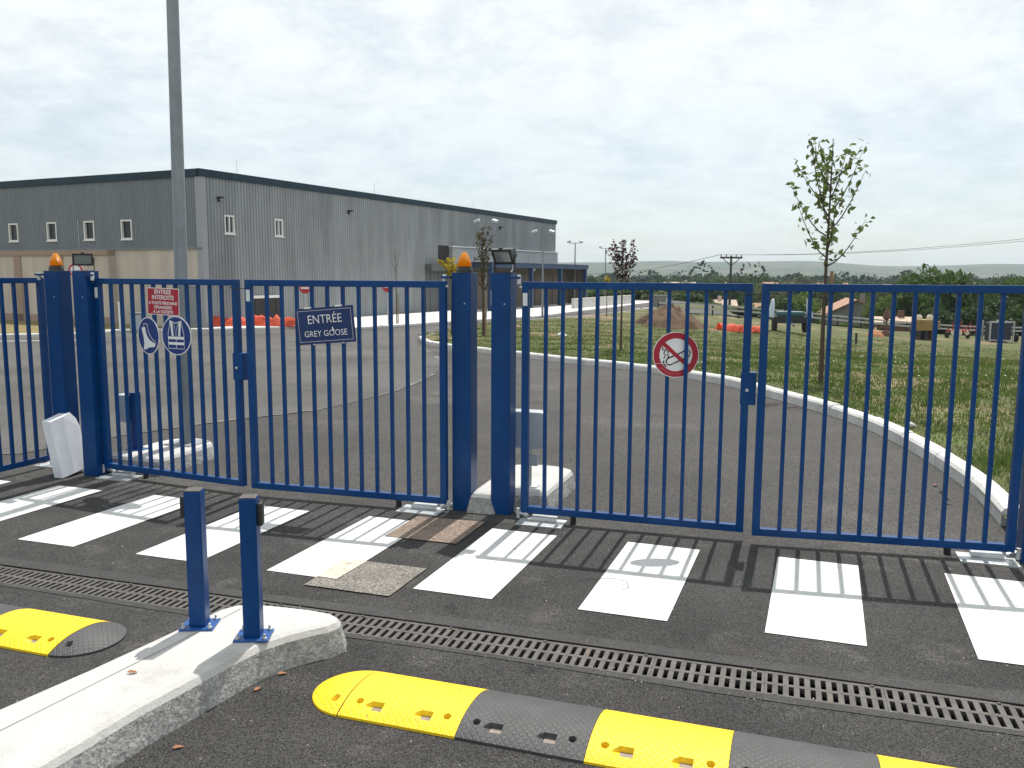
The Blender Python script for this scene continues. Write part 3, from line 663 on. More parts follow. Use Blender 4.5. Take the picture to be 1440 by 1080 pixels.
# blue entrance sign
r = on_leaf(leafMB, .701, 1.400, .024, 'entrance_sign', 'blue rectangular entrance sign with white border hung askew on the gate', 'sign', roll=rad(-5.0))
MB().box(-.248, -.006, -.140, .248, .0, .140, .002).build('plate', 'sign_navy', r)
bd = MB(); a, b, t_ = .228, .120, .0022
for q in ((-a, b - t_, a, b), (-a, -b, a, -b + t_), (-a, -b + t_, -a + t_, b - t_), (a - t_, -b + t_, a, b - t_)): bd.add([(q[0], -.0072, q[1]), (q[2], -.0072, q[1]), (q[2], -.0072, q[3]), (q[0], -.0072, q[3])], [(0, 1, 2, 3)])
bd.build('border', 'sign_white', r)
lettering('ENTR\u00c9E', .095, .0, .047, -.0085, 'sign_white', r, width=.288, bold=-.0005)
lettering('GREY GOOSE', .066, .0, -.062, -.0085, 'sign_white', r, width=.366, bold=-.0004)
poly('mark', [(.056, -.022), (.064, -.012), (.069, -.030), (.078, -.046), (.066, -.050), (.060, -.040)], -.0086, 'sign_white', r)
for sx in (-.165, .10): MB().box(sx, -.008, .136, sx + .055, .004, .149).build('clip', 'sign_white', r)
for sx in (-.12, .13): MB().box(sx, -.008, -.147, sx + .02, .004, -.137).build('clip', 'steel_galv', r)
# no smoking sign, slipped in between two bars
r = on_leaf(leafRA, 1.090, 1.258, -.0005, 'no_smoking_sign', 'round no smoking sign with red ring slipped between the gate bars', 'sign', yaw=rad(17))
disc('plate', .157, 'sign_white', r, .002); ringp('red_ring', .112, .152, -.0032, 'sign_red', r)
stroke('red_bar', [[(-.092, .082), (.088, -.080)]], .026, -.0046, 'sign_red', r)
stroke('cigarette', [[(-.066, -.044), (-.058, -.066), (-.040, -.070), (.092, -.010), (.098, .022), (.080, .036), (-.056, -.026), (-.066, -.044)], [(-.084, -.040), (-.080, -.064), (-.064, -.084)], [(.064, .026), (.078, .018), (.080, -.014)]], .009, -.0038, 'sign_black', r)
stroke('smoke', [[(-.088, .056), (-.094, .040), (-.076, .026), (-.082, .008), (-.070, -.004), (-.082, -.026)], [(-.066, .050), (-.072, .034), (-.050, .020), (-.058, .002), (-.046, -.010), (-.058, -.022)]], .007, -.0039, 'sign_black', r)
s_ = 'DEFENSE DE FUMER'
for k, ch in enumerate(s_):
    if ch == ' ': continue
    a = rad(-90 + (k - 7.5) * 6.2); lettering(ch, .019, .132 * math.cos(a), .132 * math.sin(a), -.0042, 'sign_pink', r, rot=a + math.pi / 2)
MB().tube([(-.135, -.004, -.06), (.04, -.022, -.062), (.13, .006, -.055), (.20, .02, -.04)], .0012, 5).build('tie_wire', 'sign_white', r)

# ------------------------------------------------------------------ bollards with photocells on the front island
def bollard(u, v, label, side, h=.655, yaw=.35):
    x, y = uv(u, v); r = empty('photocell_bollard', (x, y, .15), GA + yaw, label, 'bollard', 'blue photocell bollards on the island')
    MB().box(-.078, -.066, .0, .078, .066, .010, .003).build('base_plate', 'blue_paint_base', r)
    MB().box(-.038, -.038, .0105, .038, .038, h, .006).build('post_tube', 'blue_paint', r)
    MB().box(-.036, -.036, h, .036, .036, h + .004, .001).build('cap', 'cast_iron', r)
    for a, b in ((-.060, -.050), (.060, -.050), (-.060, .050), (.060, .050)):
        MB().lathe([(.011, .0105), (.011, .017), (.006, .018), (.006, .032), (.003, .034)], 6, (a, b)).build('anchor_bolt', 'steel_galv', r)
    x0 = side * .0385
    pc = MB().box(min(x0, x0 + side * .022), -.026, h - .13, max(x0, x0 + side * .022), .026, h - .025, .007).build('photocell', 'dark_plastic', r, True)
    return r
bollard(-.515 + .07, -2.755, 'blue bollard with its photocell facing the yellow and grey hump end', -1)
bollard(-.134, -2.78, 'blue bollard with its photocell facing the crosswalk side, nearer the island tip', 1)

# ------------------------------------------------------------------ trench drain
dr = empty('trench_drain', (OX, OY, 0), GA, 'long cast iron slotted drain across the drive', 'drain')
mb = MB(); mb.add([(-12, VD0, .0), (12, VD0, .0), (12, VD0, -.22), (-12, VD0, -.22), (-12, VD1, .0), (12, VD1, .0), (12, VD1, -.22), (-12, VD1, -.22)], [(0, 1, 2, 3), (4, 5, 6, 7), (3, 2, 6, 7)])
mb.build('channel', 'trench_dark', dr)
def grate_mesh():
    Lg = .4995; mb = MB(); ns = 11; pitch = Lg / ns; sw = .0215; r_ = []
    y = [VD0 + .004, VD0 + .024, VD0 + .109, VD0 + .131, VD0 + .216, VD1 - .004]; zt, zb_ = -.004, -.03
    mb.box(0.001, y[0], zb_, Lg, y[1], zt); mb.box(0.001, y[2], zb_, Lg, y[3], zt); mb.box(0.001, y[4], zb_, Lg, y[5], zt)
    for (a, b) in ((y[1] + .0002, y[2] - .0002), (y[3] + .0002, y[4] - .0002)):
        for k in range(ns + 1):
            c = k * pitch; x0 = max(.001, c - (pitch - sw) / 2); x1 = min(Lg, c + (pitch - sw) / 2)
            mb.box(x0, a, zb_, x1, b, zt - .0006)
    me = bpy.data.meshes.new('grate'); me.from_pydata(mb.v, [], mb.f); me.update(); me.materials.append(MATS['cast_iron']); return me
gm = grate_mesh()
bm2 = MB().lathe([(.008, -.004), (.008, .001), (.005, .002)], 8); bme = bpy.data.meshes.new('bolt'); bme.from_pydata(bm2.v, [], bm2.f); bme.update(); bme.materials.append(MATS['cast_iron'])
for k in range(-10, 11):
    gr_ = link('grate', gm, None, dr, loc=(k * .5 + .1, 0, random.uniform(-.002, .001)))
    for (bx_, by_) in ((.045, VD0 + .013), (.455, VD1 - .013)): link('bolt', bme, None, gr_, loc=(bx_, by_, 0))

# ------------------------------------------------------------------ speed humps
def hump_z(b, wd): t = 2 * b / wd - 1; return .046 * max(0, 1 - abs(t) ** 2.3) + .010
def module_mesh(Lm=.514, wd=.40, pockets=True):
    nx_, ny_ = 146, 112; V = []; 
    for j in range(ny_ + 1):
        b = wd * j / ny_
        for i in range(nx_ + 1):
            a = Lm * i / nx_; z = hump_z(b, wd)
            if pockets:
                for bb in (b,):
                    for ac, dirn in ((.145, 1), (.365, 1)):
                        if abs(a - ac) < .024 and .045 < bb < .088: z = min(z, .020)
                        elif -.062 < a - ac < -.024 and .045 < bb < .088 - (.024 - (a - ac) - .048) * .9: z = min(z, .021 + (ac - .024 - a) * .42)
                    for ac in (.062, .452):
                        if (a - ac) ** 2 + (bb - .080) ** 2 < .0135 ** 2: z = min(z, .006)
            V.append((a, b, z))
    n_ = nx_ + 1; F = [(j * n_ + i, j * n_ + i + 1, (j + 1) * n_ + i + 1, (j + 1) * n_ + i) for j in range(ny_) for i in range(nx_)]
    k = len(V)
    for j in (0, ny_):
        s0 = len(V); V += [(V[j * n_ + i][0], V[j * n_ + i][1], -.01) for i in range(n_)]; F += [(j * n_ + i, j * n_ + i + 1, s0 + i + 1, s0 + i) for i in range(nx_)]
    for i in (0, nx_):
        s0 = len(V); V += [(V[j * n_ + i][0], V[j * n_ + i][1], -.01) for j in range(ny_ + 1)]; F += [(j * n_ + i, (j + 1) * n_ + i, s0 + j + 1, s0 + j) for j in range(ny_)]
    o = npmesh('module', V, F, None); me = o.data; bpy.data.objects.remove(o); return me
def cap_mesh(sgn, wd=.40, Lc=.20):
    V = []; F = []; nr, na = 16, 40
    for i in range(nr + 1):
        for j in range(na + 1):
            th = math.pi * j / na; rr = i / nr; a = -sgn * Lc * math.sin(th) * rr; b = wd / 2 - wd / 2 * math.cos(th) * rr
            z = .010 + .046 * max(0, 1 - rr ** 2.3)
            if (a + sgn * .045) ** 2 + (b - .078) ** 2 < .0135 ** 2: z = .006
            V.append((a, b, z))
    n_ = na + 1; F = [(i * n_ + j, i * n_ + j + 1, (i + 1) * n_ + j + 1, (i + 1) * n_ + j) for i in range(nr) for j in range(na)]
    s0 = len(V); V += [(V[nr * n_ + j][0], V[nr * n_ + j][1], -.01) for j in range(n_)]; F += [(nr * n_ + j, nr * n_ + j + 1, s0 + j + 1, s0 + j) for j in range(na)]
    o = npmesh('end_cap', V, F, None); me = o.data; bpy.data.objects.remove(o); return me
mm_y = module_mesh(); mm_k = mm_y.copy(); mm_y.materials.append(MATS['bump_yellow']); mm_k.materials.append(MATS['bump_black'])
refl = MB().box(-.0235, .0455, .0195, .0235, .0875, .0225); rme = bpy.data.meshes.new('reflector'); rme.from_pydata(refl.v, [], refl.f); rme.materials.append(MATS['reflector'])
bolt_ = MB().lathe([(.011, .004), (.011, .018), (.006, .020)], 8); blme = bpy.data.meshes.new('anchor_bolt'); blme.from_pydata(bolt_.v, [], bolt_.f); blme.materials.append(MATS['steel_galv'])
def hump(u0, v0, sgn, count, first, capm, label):
    x, y = uv(u0, v0); r = empty('speed_hump', (x, y, 0), GA + rad(-.9), label, 'speed bump')
    cm = cap_mesh(sgn); cm.materials.append(MATS[capm]); link('end_cap', cm, None, r, smooth=True, loc=(-.005 * sgn, 0, 0))
    for k in range(count):
        a = .516 * k if sgn > 0 else -.516 * (k + 1) + .002
        col_ = (k + first) % 2 == 0; md = link('module', mm_y if col_ else mm_k, None, r, smooth=True, loc=(a, 0, random.uniform(0, .0015)))
        for ac in (.145, .365):
            link('reflector', rme, None, md, loc=(ac, 0, 0))
        for ac in (.062, .452): link('anchor_bolt', blme, None, md, loc=(ac, .080, 0))
    return r
hump(.443, -3.055, 1, 7, 0, 'bump_yellow', 'yellow and grey rubber speed hump with a rounded yellow end')
hump(-1.125, -2.985, -1, 5, 0, 'bump_black', 'yellow rubber speed hump with a rounded dark grey end beside the island')

# ------------------------------------------------------------------ white cover, operator boxes, mast
x, y = uv(-3.875, -.04); r = empty('white_cover', (x, y, 0), GA, 'white plastic cover leaning in the gap between two gate posts', 'cover')
mb = MB(); Y0, Y1 = -.16, .15
out = [(Y0 - .0, 0.0), (Y1, .03), (Y1, .40), (Y1 - .06, .56), (Y0 - .03, .50)]
lean = lambda z, d: -.012 - z * .14 + d
fr = [(lean(z, .030 if i in (1, 2, 3) else .055), yy, z + .006) for i, (yy, z) in enumerate(out)]; bk = [(lean(z, -.035), yy, z + .006) for yy, z in out]
mid_ = [(lean(.53, .062), -.05, .532), (lean(.02, .058), -.02, .024)]
vs_ = fr + bk + mid_
mb.add(vs_, [(0, 11, 10, 4), (11, 1, 2, 10), (10, 2, 3), (10, 3, 4), (0, 1, 11), (5, 9, 8, 7, 6)] + [(i, 5 + i, 5 + (i + 1) % 5, (i + 1) % 5) for i in range(5)])
mb.build('shell', 'white_plastic', r); MB().box(lean(.25, -.040), -.12, .10, lean(.25, -.036), .12, .30).build('inner_rib', 'grey_plastic', r)

x, y = uv(-3.60, .46); r = empty('intercom_post', (x, y, .15), GA, 'short blue post with a grey box behind the gate with round signs', 'intercom post')
MB().box(-.04, -.03, 0, .04, .03, .54, .005).build('post_tube', 'blue_paint', r); MB().box(-.08, -.07, .0, .08, .07, .008).build('base_plate', 'blue_paint_base', r)
bx = MB().box(-.19, -.06, .26, -.041, .10, .52, .025).build('box', 'grey_plastic', r, True); MB().box(-.041, -.05, .27, -.0385, .06, .50).build('back_plate', 'dark_plastic', r)
MB().tube([(-.04, .02, .27), (-.05, .02, .16), (-.03, .02, .04)], .012, 6).build('conduit', 'dark_plastic', r)
x, y = uv(.275, .30); r = empty('card_reader', (x, y, .15), GA, 'grey rounded box on a thin stand behind the post with the tilted floodlight', 'control box')
MB().tube([(0, 0, 0), (0, 0, .36)], .016, 8).build('stand', 'steel_galv', r); bx = MB().box(-.16, -.05, .30, .125, .09, .60, .035).build('box', 'grey_plastic', r, True)
MB().box(-.02, -.04, .17, .07, .03, .26, .01).build('junction_box', 'grey_plastic', r); MB().box(-.07, -.05, .0, .07, .05, .008).build('base_plate', 'steel_galv', r)
MB().tube([(-.03, -.03, .30), (-.035, -.035, .22), (-.03, -.03, .05)], .009, 6).build('cable', 'dark_plastic', r)
MB().lathe([(.02, .60), (.02, .612)], 8, (-.05, .0)).build('knob', 'grey_plastic', r)

x, y = -3.16, 8.15; r = empty('lamp_mast', (x, y, .15), GA, 'tall galvanised steel lamp mast on the island behind the gate', 'lamp post'); r.rotation_euler = (0, .015, GA)
MB().lathe([(.066, .012), (.064, 1.2), (.058, 2.5), (.053, 4.2), (.045, 7.0)], 16).build('pole', 'mast_galv', r, True)
MB().box(-.15, -.15, 0, .15, .15, .0115, .003).build('base_plate', 'mast_galv', r); MB().box(-.03, -.0685, .45, .03, -.0625, .80).build('access_door', 'mast_galv', r)
MB().tube([(0, 0, 6.95), (0, .3, 7.15), (0, .9, 7.25)], .03, 8).build('arm', 'mast_galv', r); MB().box(-.11, .85, 7.18, .11, 1.45, 7.30, .03).build('luminaire', 'grey_plastic', r)

# litter: dead leaves and pebbles on the asphalt near the island
for (u, v, a) in ((.02, -2.80, .3), (.0, -2.96, 1.2), (-.02, -3.45, .4), (-.40, -3.25, .2)):
    x, y = uv(u, v); z = .153 if u < -.3 else .002
    mb = MB().add([(-.022, 0, .002), (-.008, .010, .008), (.012, .008, .006), (.024, 0, .003), (.010, -.009, .009), (-.010, -.008, .005)], [(0, 1, 2, 3, 4, 5)])
    tag(mb.build('dead_leaf', 'dead_leaf', loc=(x, y, z), rot=(.1, .15, a)), 'small curled brown dead leaf lying near the concrete island', 'leaf', 'dead leaves near the island')
tag(MB().tube([(*uv(1.02, -1.24), .010), (*uv(1.10, -1.20), .014), (*uv(1.22, -1.14), .010), (*uv(1.30, -1.17), .012), (*uv(1.33, -1.26), .010), (*uv(1.30, -1.31), .010)], .0014, 5).build('cable_scrap', 'dark_plastic'), 'thin black piece of cable lying on a white crosswalk stripe', 'cable')
for k, (x, y, a) in enumerate(((3.72, 11.95, .3), (3.86, 11.55, -.1), (3.62, 11.75, .6))):
    d_ = (.16 * math.cos(a), .16 * math.sin(a)); zz = T(x, y) + .006
    tag(MB().tube([(x - d_[0], y - d_[1], zz), (x, y + .02, zz + .012), (x + d_[0], y + d_[1], zz)], .007, 5, .003).build('twig', 'bark'), 'thin dark twig lying on the drive beside the curved kerb', 'twig', 'twigs beside the kerb')
for (x, y, a) in ((3.52, 6.75, .4), (3.60, 6.95, 1.9), (3.47, 6.62, 2.6), (3.66, 7.2, .9)):
    mb = MB().add([(-.035, 0, .004), (-.012, .018, .016), (.02, .014, .012), (.038, 0, .006), (.016, -.016, .018), (-.016, -.014, .010)], [(0, 1, 2, 3, 4, 5)])
    tag(mb.build('dead_leaf', 'dead_leaf', loc=(x, y, .002), rot=(.1, .2, a)), 'small curled brown dead leaf lying at the foot of the curved kerb', 'leaf', 'dead leaves at the curved kerb')
V = []; F = []
pts_ = [uv(rng.uniform(-3, 3.6), rng.uniform(-3.9, -.3)) for _ in range(420)] + [uv(rng.uniform(-.2, 3.0), VD0 - .03 + rng.normal(0, .03)) for _ in range(50)] + [(rng.uniform(-3, 4), rng.uniform(7, 14)) for _ in range(150)]
for (x, y) in pts_:
    s = rng.uniform(.002, .006) * (1.4 if rng.random() < .08 else 1); k = len(V); a = rng.random() * 6
    V += [(x + s * math.cos(a), y + s * math.sin(a), .001), (x + s * math.cos(a + 2.1), y + s * math.sin(a + 2.1), .001), (x + s * math.cos(a + 4.2), y + s * math.sin(a + 4.2), .001), (x, y, .001 + s)]
    F += [(k, k + 1, k + 3), (k + 1, k + 2, k + 3), (k + 2, k, k + 3)]
pb = npmesh('gravel', V, F, 'pebble'); tag(pb, 'loose grit scattered over the dark asphalt', 'gravel', kind='stuff')

# ------------------------------------------------------------------ warehouse
ZF = -.87
wh = empty('warehouse', (BC[0], BC[1], ZF), 0, 'large grey corrugated metal warehouse with dark blue roof edge', 'building')
NR = np.array([BR[1], -BR[0]]); NL = np.array([-BL[1], BL[0]])
def W3(d, n_, t, off, z): p = d * t + n_ * off; return (p[0], p[1], z - ZF)
def corr(name, d, n_, t0, t1, z0, z1, m, pitch=.20, depth=.035, holes=(), base=0.0):
    mb = MB(); k = int(round((t1 - t0) / pitch)); pitch = (t1 - t0) / k; prof = [(0, 0), (.30, 0), (.42, depth), (.88, depth), (1.0, 0)]
    for i in range(k):
        for (a, da), (b, db) in zip(prof[:-1], prof[1:]):
            ta, tb = t0 + (i + a) * pitch, t0 + (i + b) * pitch; segs = [(z0, z1)]
            for (h0, h1, hz0, hz1) in holes:
                if tb > h0 + .001 and ta < h1 - .001: segs = [(z0, hz0), (hz1, z1)]
            for (p, q) in segs:
                mb.add([W3(d, n_, ta, base + da, p), W3(d, n_, tb, base + db, p), W3(d, n_, tb, base + db, q), W3(d, n_, ta, base + da, q)], [(0, 1, 2, 3)])
    return mb.build(name, m, wh)
def wbox(name, d, n_, t0, t1, o0, o1, z0, z1, m, parent=None):
    P = [W3(d, n_, t, o_, z) for z in (z0, z1) for (t, o_) in ((t0, o0), (t1, o0), (t1, o1), (t0, o1))]
    return MB().add(P, [(0, 3, 2, 1), (4, 5, 6, 7), (0, 1, 5, 4), (1, 2, 6, 5), (2, 3, 7, 6), (3, 0, 4, 7)]).build(name, m, parent or wh)
def window(d, n_, t0, t1, z0, z1, split=False):
    f = .075
    fr = MB()
    for (a, b, c, e) in ((t0, t1, z0, z0 + f), (t0, t1, z1 - f, z1), (t0, t0 + f, z0 + f, z1 - f), (t1 - f, t1, z0 + f, z1 - f)) + ((((t0 + t1) / 2 - .03, (t0 + t1) / 2 + .03, z0 + f, z1 - f),) if split else ()):
        P = [W3(d, n_, t, o_, z) for z in (c, e) for (t, o_) in ((a, -.10), (b, -.10), (b, .045), (a, .045))]
        fr.add(P, [(0, 3, 2, 1), (4, 5, 6, 7), (0, 1, 5, 4), (1, 2, 6, 5), (2, 3, 7, 6), (3, 0, 4, 7)])
    w_ = fr.build('window', 'window_frame', wh)
    wbox('pane', d, n_, t0 + .01, t1 - .01, -.085, -.07, z0 + .01, z1 - .01, 'window_glass', w_)
    wbox('sill', d, n_, t0 - .06, t1 + .06, .0, .08, z0 - .045, z0 - .002, 'window_frame', w_)
    return w_
wr = [(1.40, 2.05, 3.62, 4.50), (4.85, 5.48, 3.64, 4.52)]
wl = [(t, t + .76, 3.36, 4.30) for t in (4.52, 7.18, 10.0, 13.06, 16.2, 19.3)]
ZT = 6.45
corr('cladding', BR, NR, .32, 12.85, ZF, ZT - .30, 'clad_right', holes=wr)
corr('cladding', BR, NR, 12.87, 19.25, ZF, ZT - .30, 'clad_right')
corr('cladding', BR, NR, 19.27, 41.0, 3.70, ZT - .30, 'clad_right')
wbox('corner_trim', BR, NR, -.03, .30, -.3, .05, ZF, ZT - .30, 'corner_trim')
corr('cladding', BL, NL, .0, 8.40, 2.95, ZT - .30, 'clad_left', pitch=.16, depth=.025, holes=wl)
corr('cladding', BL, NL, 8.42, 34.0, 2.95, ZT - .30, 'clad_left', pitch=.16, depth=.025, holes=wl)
wbox('wall_flashing', BL, NL, -.0, 34, -.05, .06, 2.86, 2.948, 'clad_left')
wbox('rendered_wall', BL, NL, .0, 5.9, -.3, -.02, ZF, 2.858, 'render_beige')
wbox('rendered_wall', BL, NL, 5.905, 34, -.3, .35, ZF, 2.60, 'render_beige')
wbox('coping', BL, NL, 5.88, 34, -.3, .42, 2.603, 2.856, 'render_band')
for t in (9.2, 12.5, 16, 20): wbox('pilaster', BL, NL, t, t + .55, .3505, .40, ZF, 2.59, 'render_band')
wbox('plinth', BL, NL, 5.9, 34, .352, .40, ZF, ZF + .45, 'render_band')
wbox('roof_edge', BR, NR, -.10, 41.1, -.10, .10, ZT - .30, ZT + .04, 'fascia_blue')
wbox('roof_edge', BL, NL, -.095, 34.0, -.10, .10, ZT - .30, ZT + .037, 'fascia_blue')
P = [tuple(BC * 0 + BR * a + BL * b) for a, b in ((.05, .05), (41, .05), (41, 33.9), (.05, 33.9))]
MB().prism([(p[0], p[1]) for p in P], ZT - .35 - ZF, ZT - .05 - ZF).build('roof', 'roof_flat', wh)
wbox('end_wall', BR, NR, 40.9, 41.05, -33, -.05, ZF, ZT - .31, 'clad_right')
for q in wr: window(BR, NR, *q, split=True)
for q in wl: window(BL, NL, *q)
# dark door opening, grey side door, shutters and the lighter projecting lower volume
wbox('door_frame', BR, NR, 3.1, 5.3, .036, .10, .52, .66, 'window_frame'); wbox('door', BR, NR, 3.2, 5.2, .036, .065, ZF, .52, 'dark_opening')
for k in range(4): wbox('door_panel', BR, NR, 3.22 + .5 * k, 3.68 + .5 * k, .0655, .085, ZF + .05, .48, 'dark_opening')
sdoor = wbox('door', BL, NL, .28, 1.15, -.018, .03, ZF, 1.05, 'grey_door'); wbox('door_frame', BL, NL, .18, 1.25, -.018, .02, ZF, 1.15, 'clad_left'); wbox('handle', BL, NL, .95, 1.03, .031, .07, .1, .16, 'dark_plastic', sdoor)
wbox('lower_volume', BR, NR, 22.5, 41.0, -.2, .22, ZF, 3.62, 'clad_light')
for k in range(12): wbox('panel', BR, NR, 22.55 + 1.54 * k, 22.55 + 1.54 * k + 1.50, 0.2205, .245, ZF + .02, 3.52, 'clad_light')
wbox('flashing', BR, NR, 22.4, 41.0, -.05, .32, 3.623, 3.70, 'window_frame')
wbox('recess', BR, NR, 20.9, 22.45, -.25, -.03, 1.3, 3.70, 'dark_opening')
corr('cladding', BR, NR, 19.27, 20.88, 2.42, 3.695, 'clad_right')
wbox('shutter_box', BR, NR, 19.2, 22.45, .0, .55, 1.95, 2.40, 'clad_dark')
for k in range(6): wbox('shutter_panel', BR, NR, 19.27 + .53 * k, 19.27 + .53 * k + .50, .02, .06 + .02 * (k % 2), ZF, 1.945, 'clad_dark')
def wall_lamp(d, n_, t, z, o0=.05):
    l_ = wbox('wall_lamp', d, n_, t - .09, t + .09, o0, o0 + .28, z, z + .10, 'dark_plastic'); wbox('lamp_bracket', d, n_, t - .03, t + .03, o0 - .01, o0 + .10, z - .12, z - .001, 'dark_plastic', l_)
    wbox('lamp_glass', d, n_, t - .08, t + .08, o0 + .10, o0 + .27, z - .012, z - .001, 'sign_white', l_)
wall_lamp(BR, NR, 1.05, 5.2); wall_lamp(BR, NR, 11.0, 5.25); wall_lamp(BR, NR, 30, 5.3); wall_lamp(BL, NL, 7.0, 2.40, .36); wall_lamp(BL, NL, 7.0, 1.6, .36)
for t in (3, 14.5, 27):
    MB().tube([W3(BR, NR, t, -.6, ZT), W3(BR, NR, t, -.6, ZT + .75)], .012, 5).build('lightning_rod', 'steel_galv', wh)
# canopy building at the far end
pA = np.array([-1.46, 59.4]); pB = np.array([6.7, 76.0]); dC = (pB - pA) / np.linalg.norm(pB - pA); nC = np.array([dC[1], -dC[0]]); LC = np.linalg.norm(pB - pA)
cb = empty('canopy_building', (pA[0], pA[1], ZF), 0, 'low open loading canopy with blue roof band and blue columns', 'building')
def cbox(name, t0, t1, o0, o1, z0, z1, m):
    P = [(*(dC * t + nC * o_), z) for z in (z0, z1) for (t, o_) in ((t0, o0), (t1, o0), (t1, o1), (t0, o1))]
    return MB().add(P, [(0, 3, 2, 1), (4, 5, 6, 7), (0, 1, 5, 4), (1, 2, 6, 5), (2, 3, 7, 6), (3, 0, 4, 7)]).build(name, m, cb)
cbox('roof', 0, LC, -2.75, 0, 3.10, 3.42, 'canopy_blue'); cbox('back_wall', .1, LC - .1, -2.05, -1.9, 0, 3.098, 'canopy_wall')
cbox('roof_flashing', -.05, LC + .05, -2.8, .05, 3.422, 3.47, 'canopy_blue')
for t in (.3, 6.95, 12.6, LC - .3):
    cbox('column', t - .14, t + .14, -.36, -.06, 0, 3.097, 'canopy_blue')
for k in range(5): cbox('wall_panel', .5 + 3.6 * k, 3.7 + 3.6 * k, -1.897, -1.86, .05, 2.8, 'canopy_wall')
cbox('ceiling_lamp', 8.6, 9.4, -1.2, -1.0, 2.9, 3.09, 'sign_white'); cbox('side_wall', LC - .25, LC - .11, -1.85, -.4, 0, 3.096, 'canopy_wall')

# ------------------------------------------------------------------ small things in front of the buildings
def round_sign(x, y, h, r_, label, kind, yaw):
    z = T(x, y) + .08; o = empty('road_sign', (x, y, z), yaw, label, 'sign', None)
    MB().lathe([(.03, -.1), (.03, h + r_ * .6)], 8).build('pole', 'steel_galv', o)
    mb = MB().lathe([(r_, 0), (r_, .02)], 28); mb.build('disc', 'noentry_red' if kind == 'bar' else 'sign_white', o, loc=(0, -.035, h), rot=(rad(90), 0, 0))
    if kind == 'bar': MB().box(-r_ * .72, -.062, h - r_ * .17, r_ * .72, -.056, h + r_ * .17).build('white_bar', 'sign_white', o)
    else:
        a = circ(r_ * .72, 28, 0, h); b = circ(r_ * .99, 28, 0, h); MB().add([(p[0], -.058, p[1]) for p in a + b], [(i, (i + 1) % 28, 28 + (i + 1) % 28, 28 + i) for i in range(28)]).build('red_ring', 'noentry_red', o)
    return o
round_sign(-9.95, 41.2, 1.85, .27, 'round red no entry sign on a thin pole beside the orange mesh', 'bar', rad(8))
round_sign(-6.2, 42.7, 1.92, .27, 'round red no entry sign on a thin pole beside the staked sapling', 'bar', rad(4))
round_sign(-17.0, 33.5, 2.42, .26, 'round white sign with a red ring near the beige wall', 'ring', rad(14))
o = empty('blue_arrow_sign', (-.62, 33.5, T(-.62, 33.5) + .08), 0, 'small blue and white direction sign behind the brownish young tree', 'sign')
MB().lathe([(.03, -.1), (.03, 2.2)], 8).build('pole', 'steel_galv', o); MB().box(-.22, -.05, 1.15, .22, -.035, 1.75).build('plate', 'sign_white', o)
MB().add([(-.18, -.053, 1.2), (.16, -.053, 1.2), (.16, -.053, 1.42), (-.04, -.053, 1.42), (.14, -.053, 1.68), (-.06, -.053, 1.70), (-.18, -.053, 1.50)], [tuple(range(7))]).build('blue_arrow', 'sign_blue', o)
for (x, y, h, m, w_, lb, nm, ct) in ((-16.05, 35.0, 1.15, 'sign_white', .06, 'thin white bollard beside the grey cabinet near the beige wall', 'white_bollard', 'bollard'), (-15.6, 35.6, .72, 'grey_door', .26, 'grey utility cabinet on the verge near the beige wall', 'utility_cabinet', 'cabinet')):
    o = empty(nm, (x, y, T(x, y) + .06), 0, lb, ct); MB().box(-w_, -w_ * .8, 0, w_, w_ * .8, h, .02).build('body', m, o); MB().box(-w_ - .02, -w_ * .8 - .02, h, w_ + .02, w_ * .8 + .02, h + .05).build('cap', m, o)
    if w_ > .1: MB().box(-w_ + .03, -w_ * .8 - .012, .06, w_ - .03, -w_ * .8 - .001, h - .05).build('door', 'grey_plastic', o)
def mesh_heap(x0, y0, x1, y1, h, label, seed, nn_=26):
    rs = np.random.default_rng(seed); V = []; m_ = 6; d = np.array([x1 - x0, y1 - y0]); L_ = np.hypot(*d); d = d / L_; q = np.array([-d[1], d[0]])
    for i in range(nn_ + 1):
        t = i / nn_; hh_ = h * (.55 + .45 * rs.random())
        for j in range(m_ + 1):
            s = j / m_; p = np.array([x0, y0]) + d * L_ * t + q * ((s - .5) * .7 + rs.normal(0, .05)); z = T(*p) + .12 + hh_ * max(0, 1 - abs(2 * s - 1) ** 1.5) + rs.normal(0, .02)
            V.append((p[0], p[1], z))
    F = [(i * (m_ + 1) + j, i * (m_ + 1) + j + 1, (i + 1) * (m_ + 1) + j + 1, (i + 1) * (m_ + 1) + j) for i in range(nn_) for j in range(m_)]
    return tag(npmesh('safety_mesh', V, F, 'orange_mesh'), label, 'safety mesh')
mesh_heap(-14.2, 40.3, -10.0, 41.2, .55, 'crumpled orange safety mesh lying along the foot of the warehouse', 3)
mesh_heap(11.2, 46.3, 13.9, 47.4, .42, 'crumpled orange safety mesh lying in the meadow beside the soil mound', 5, 16)

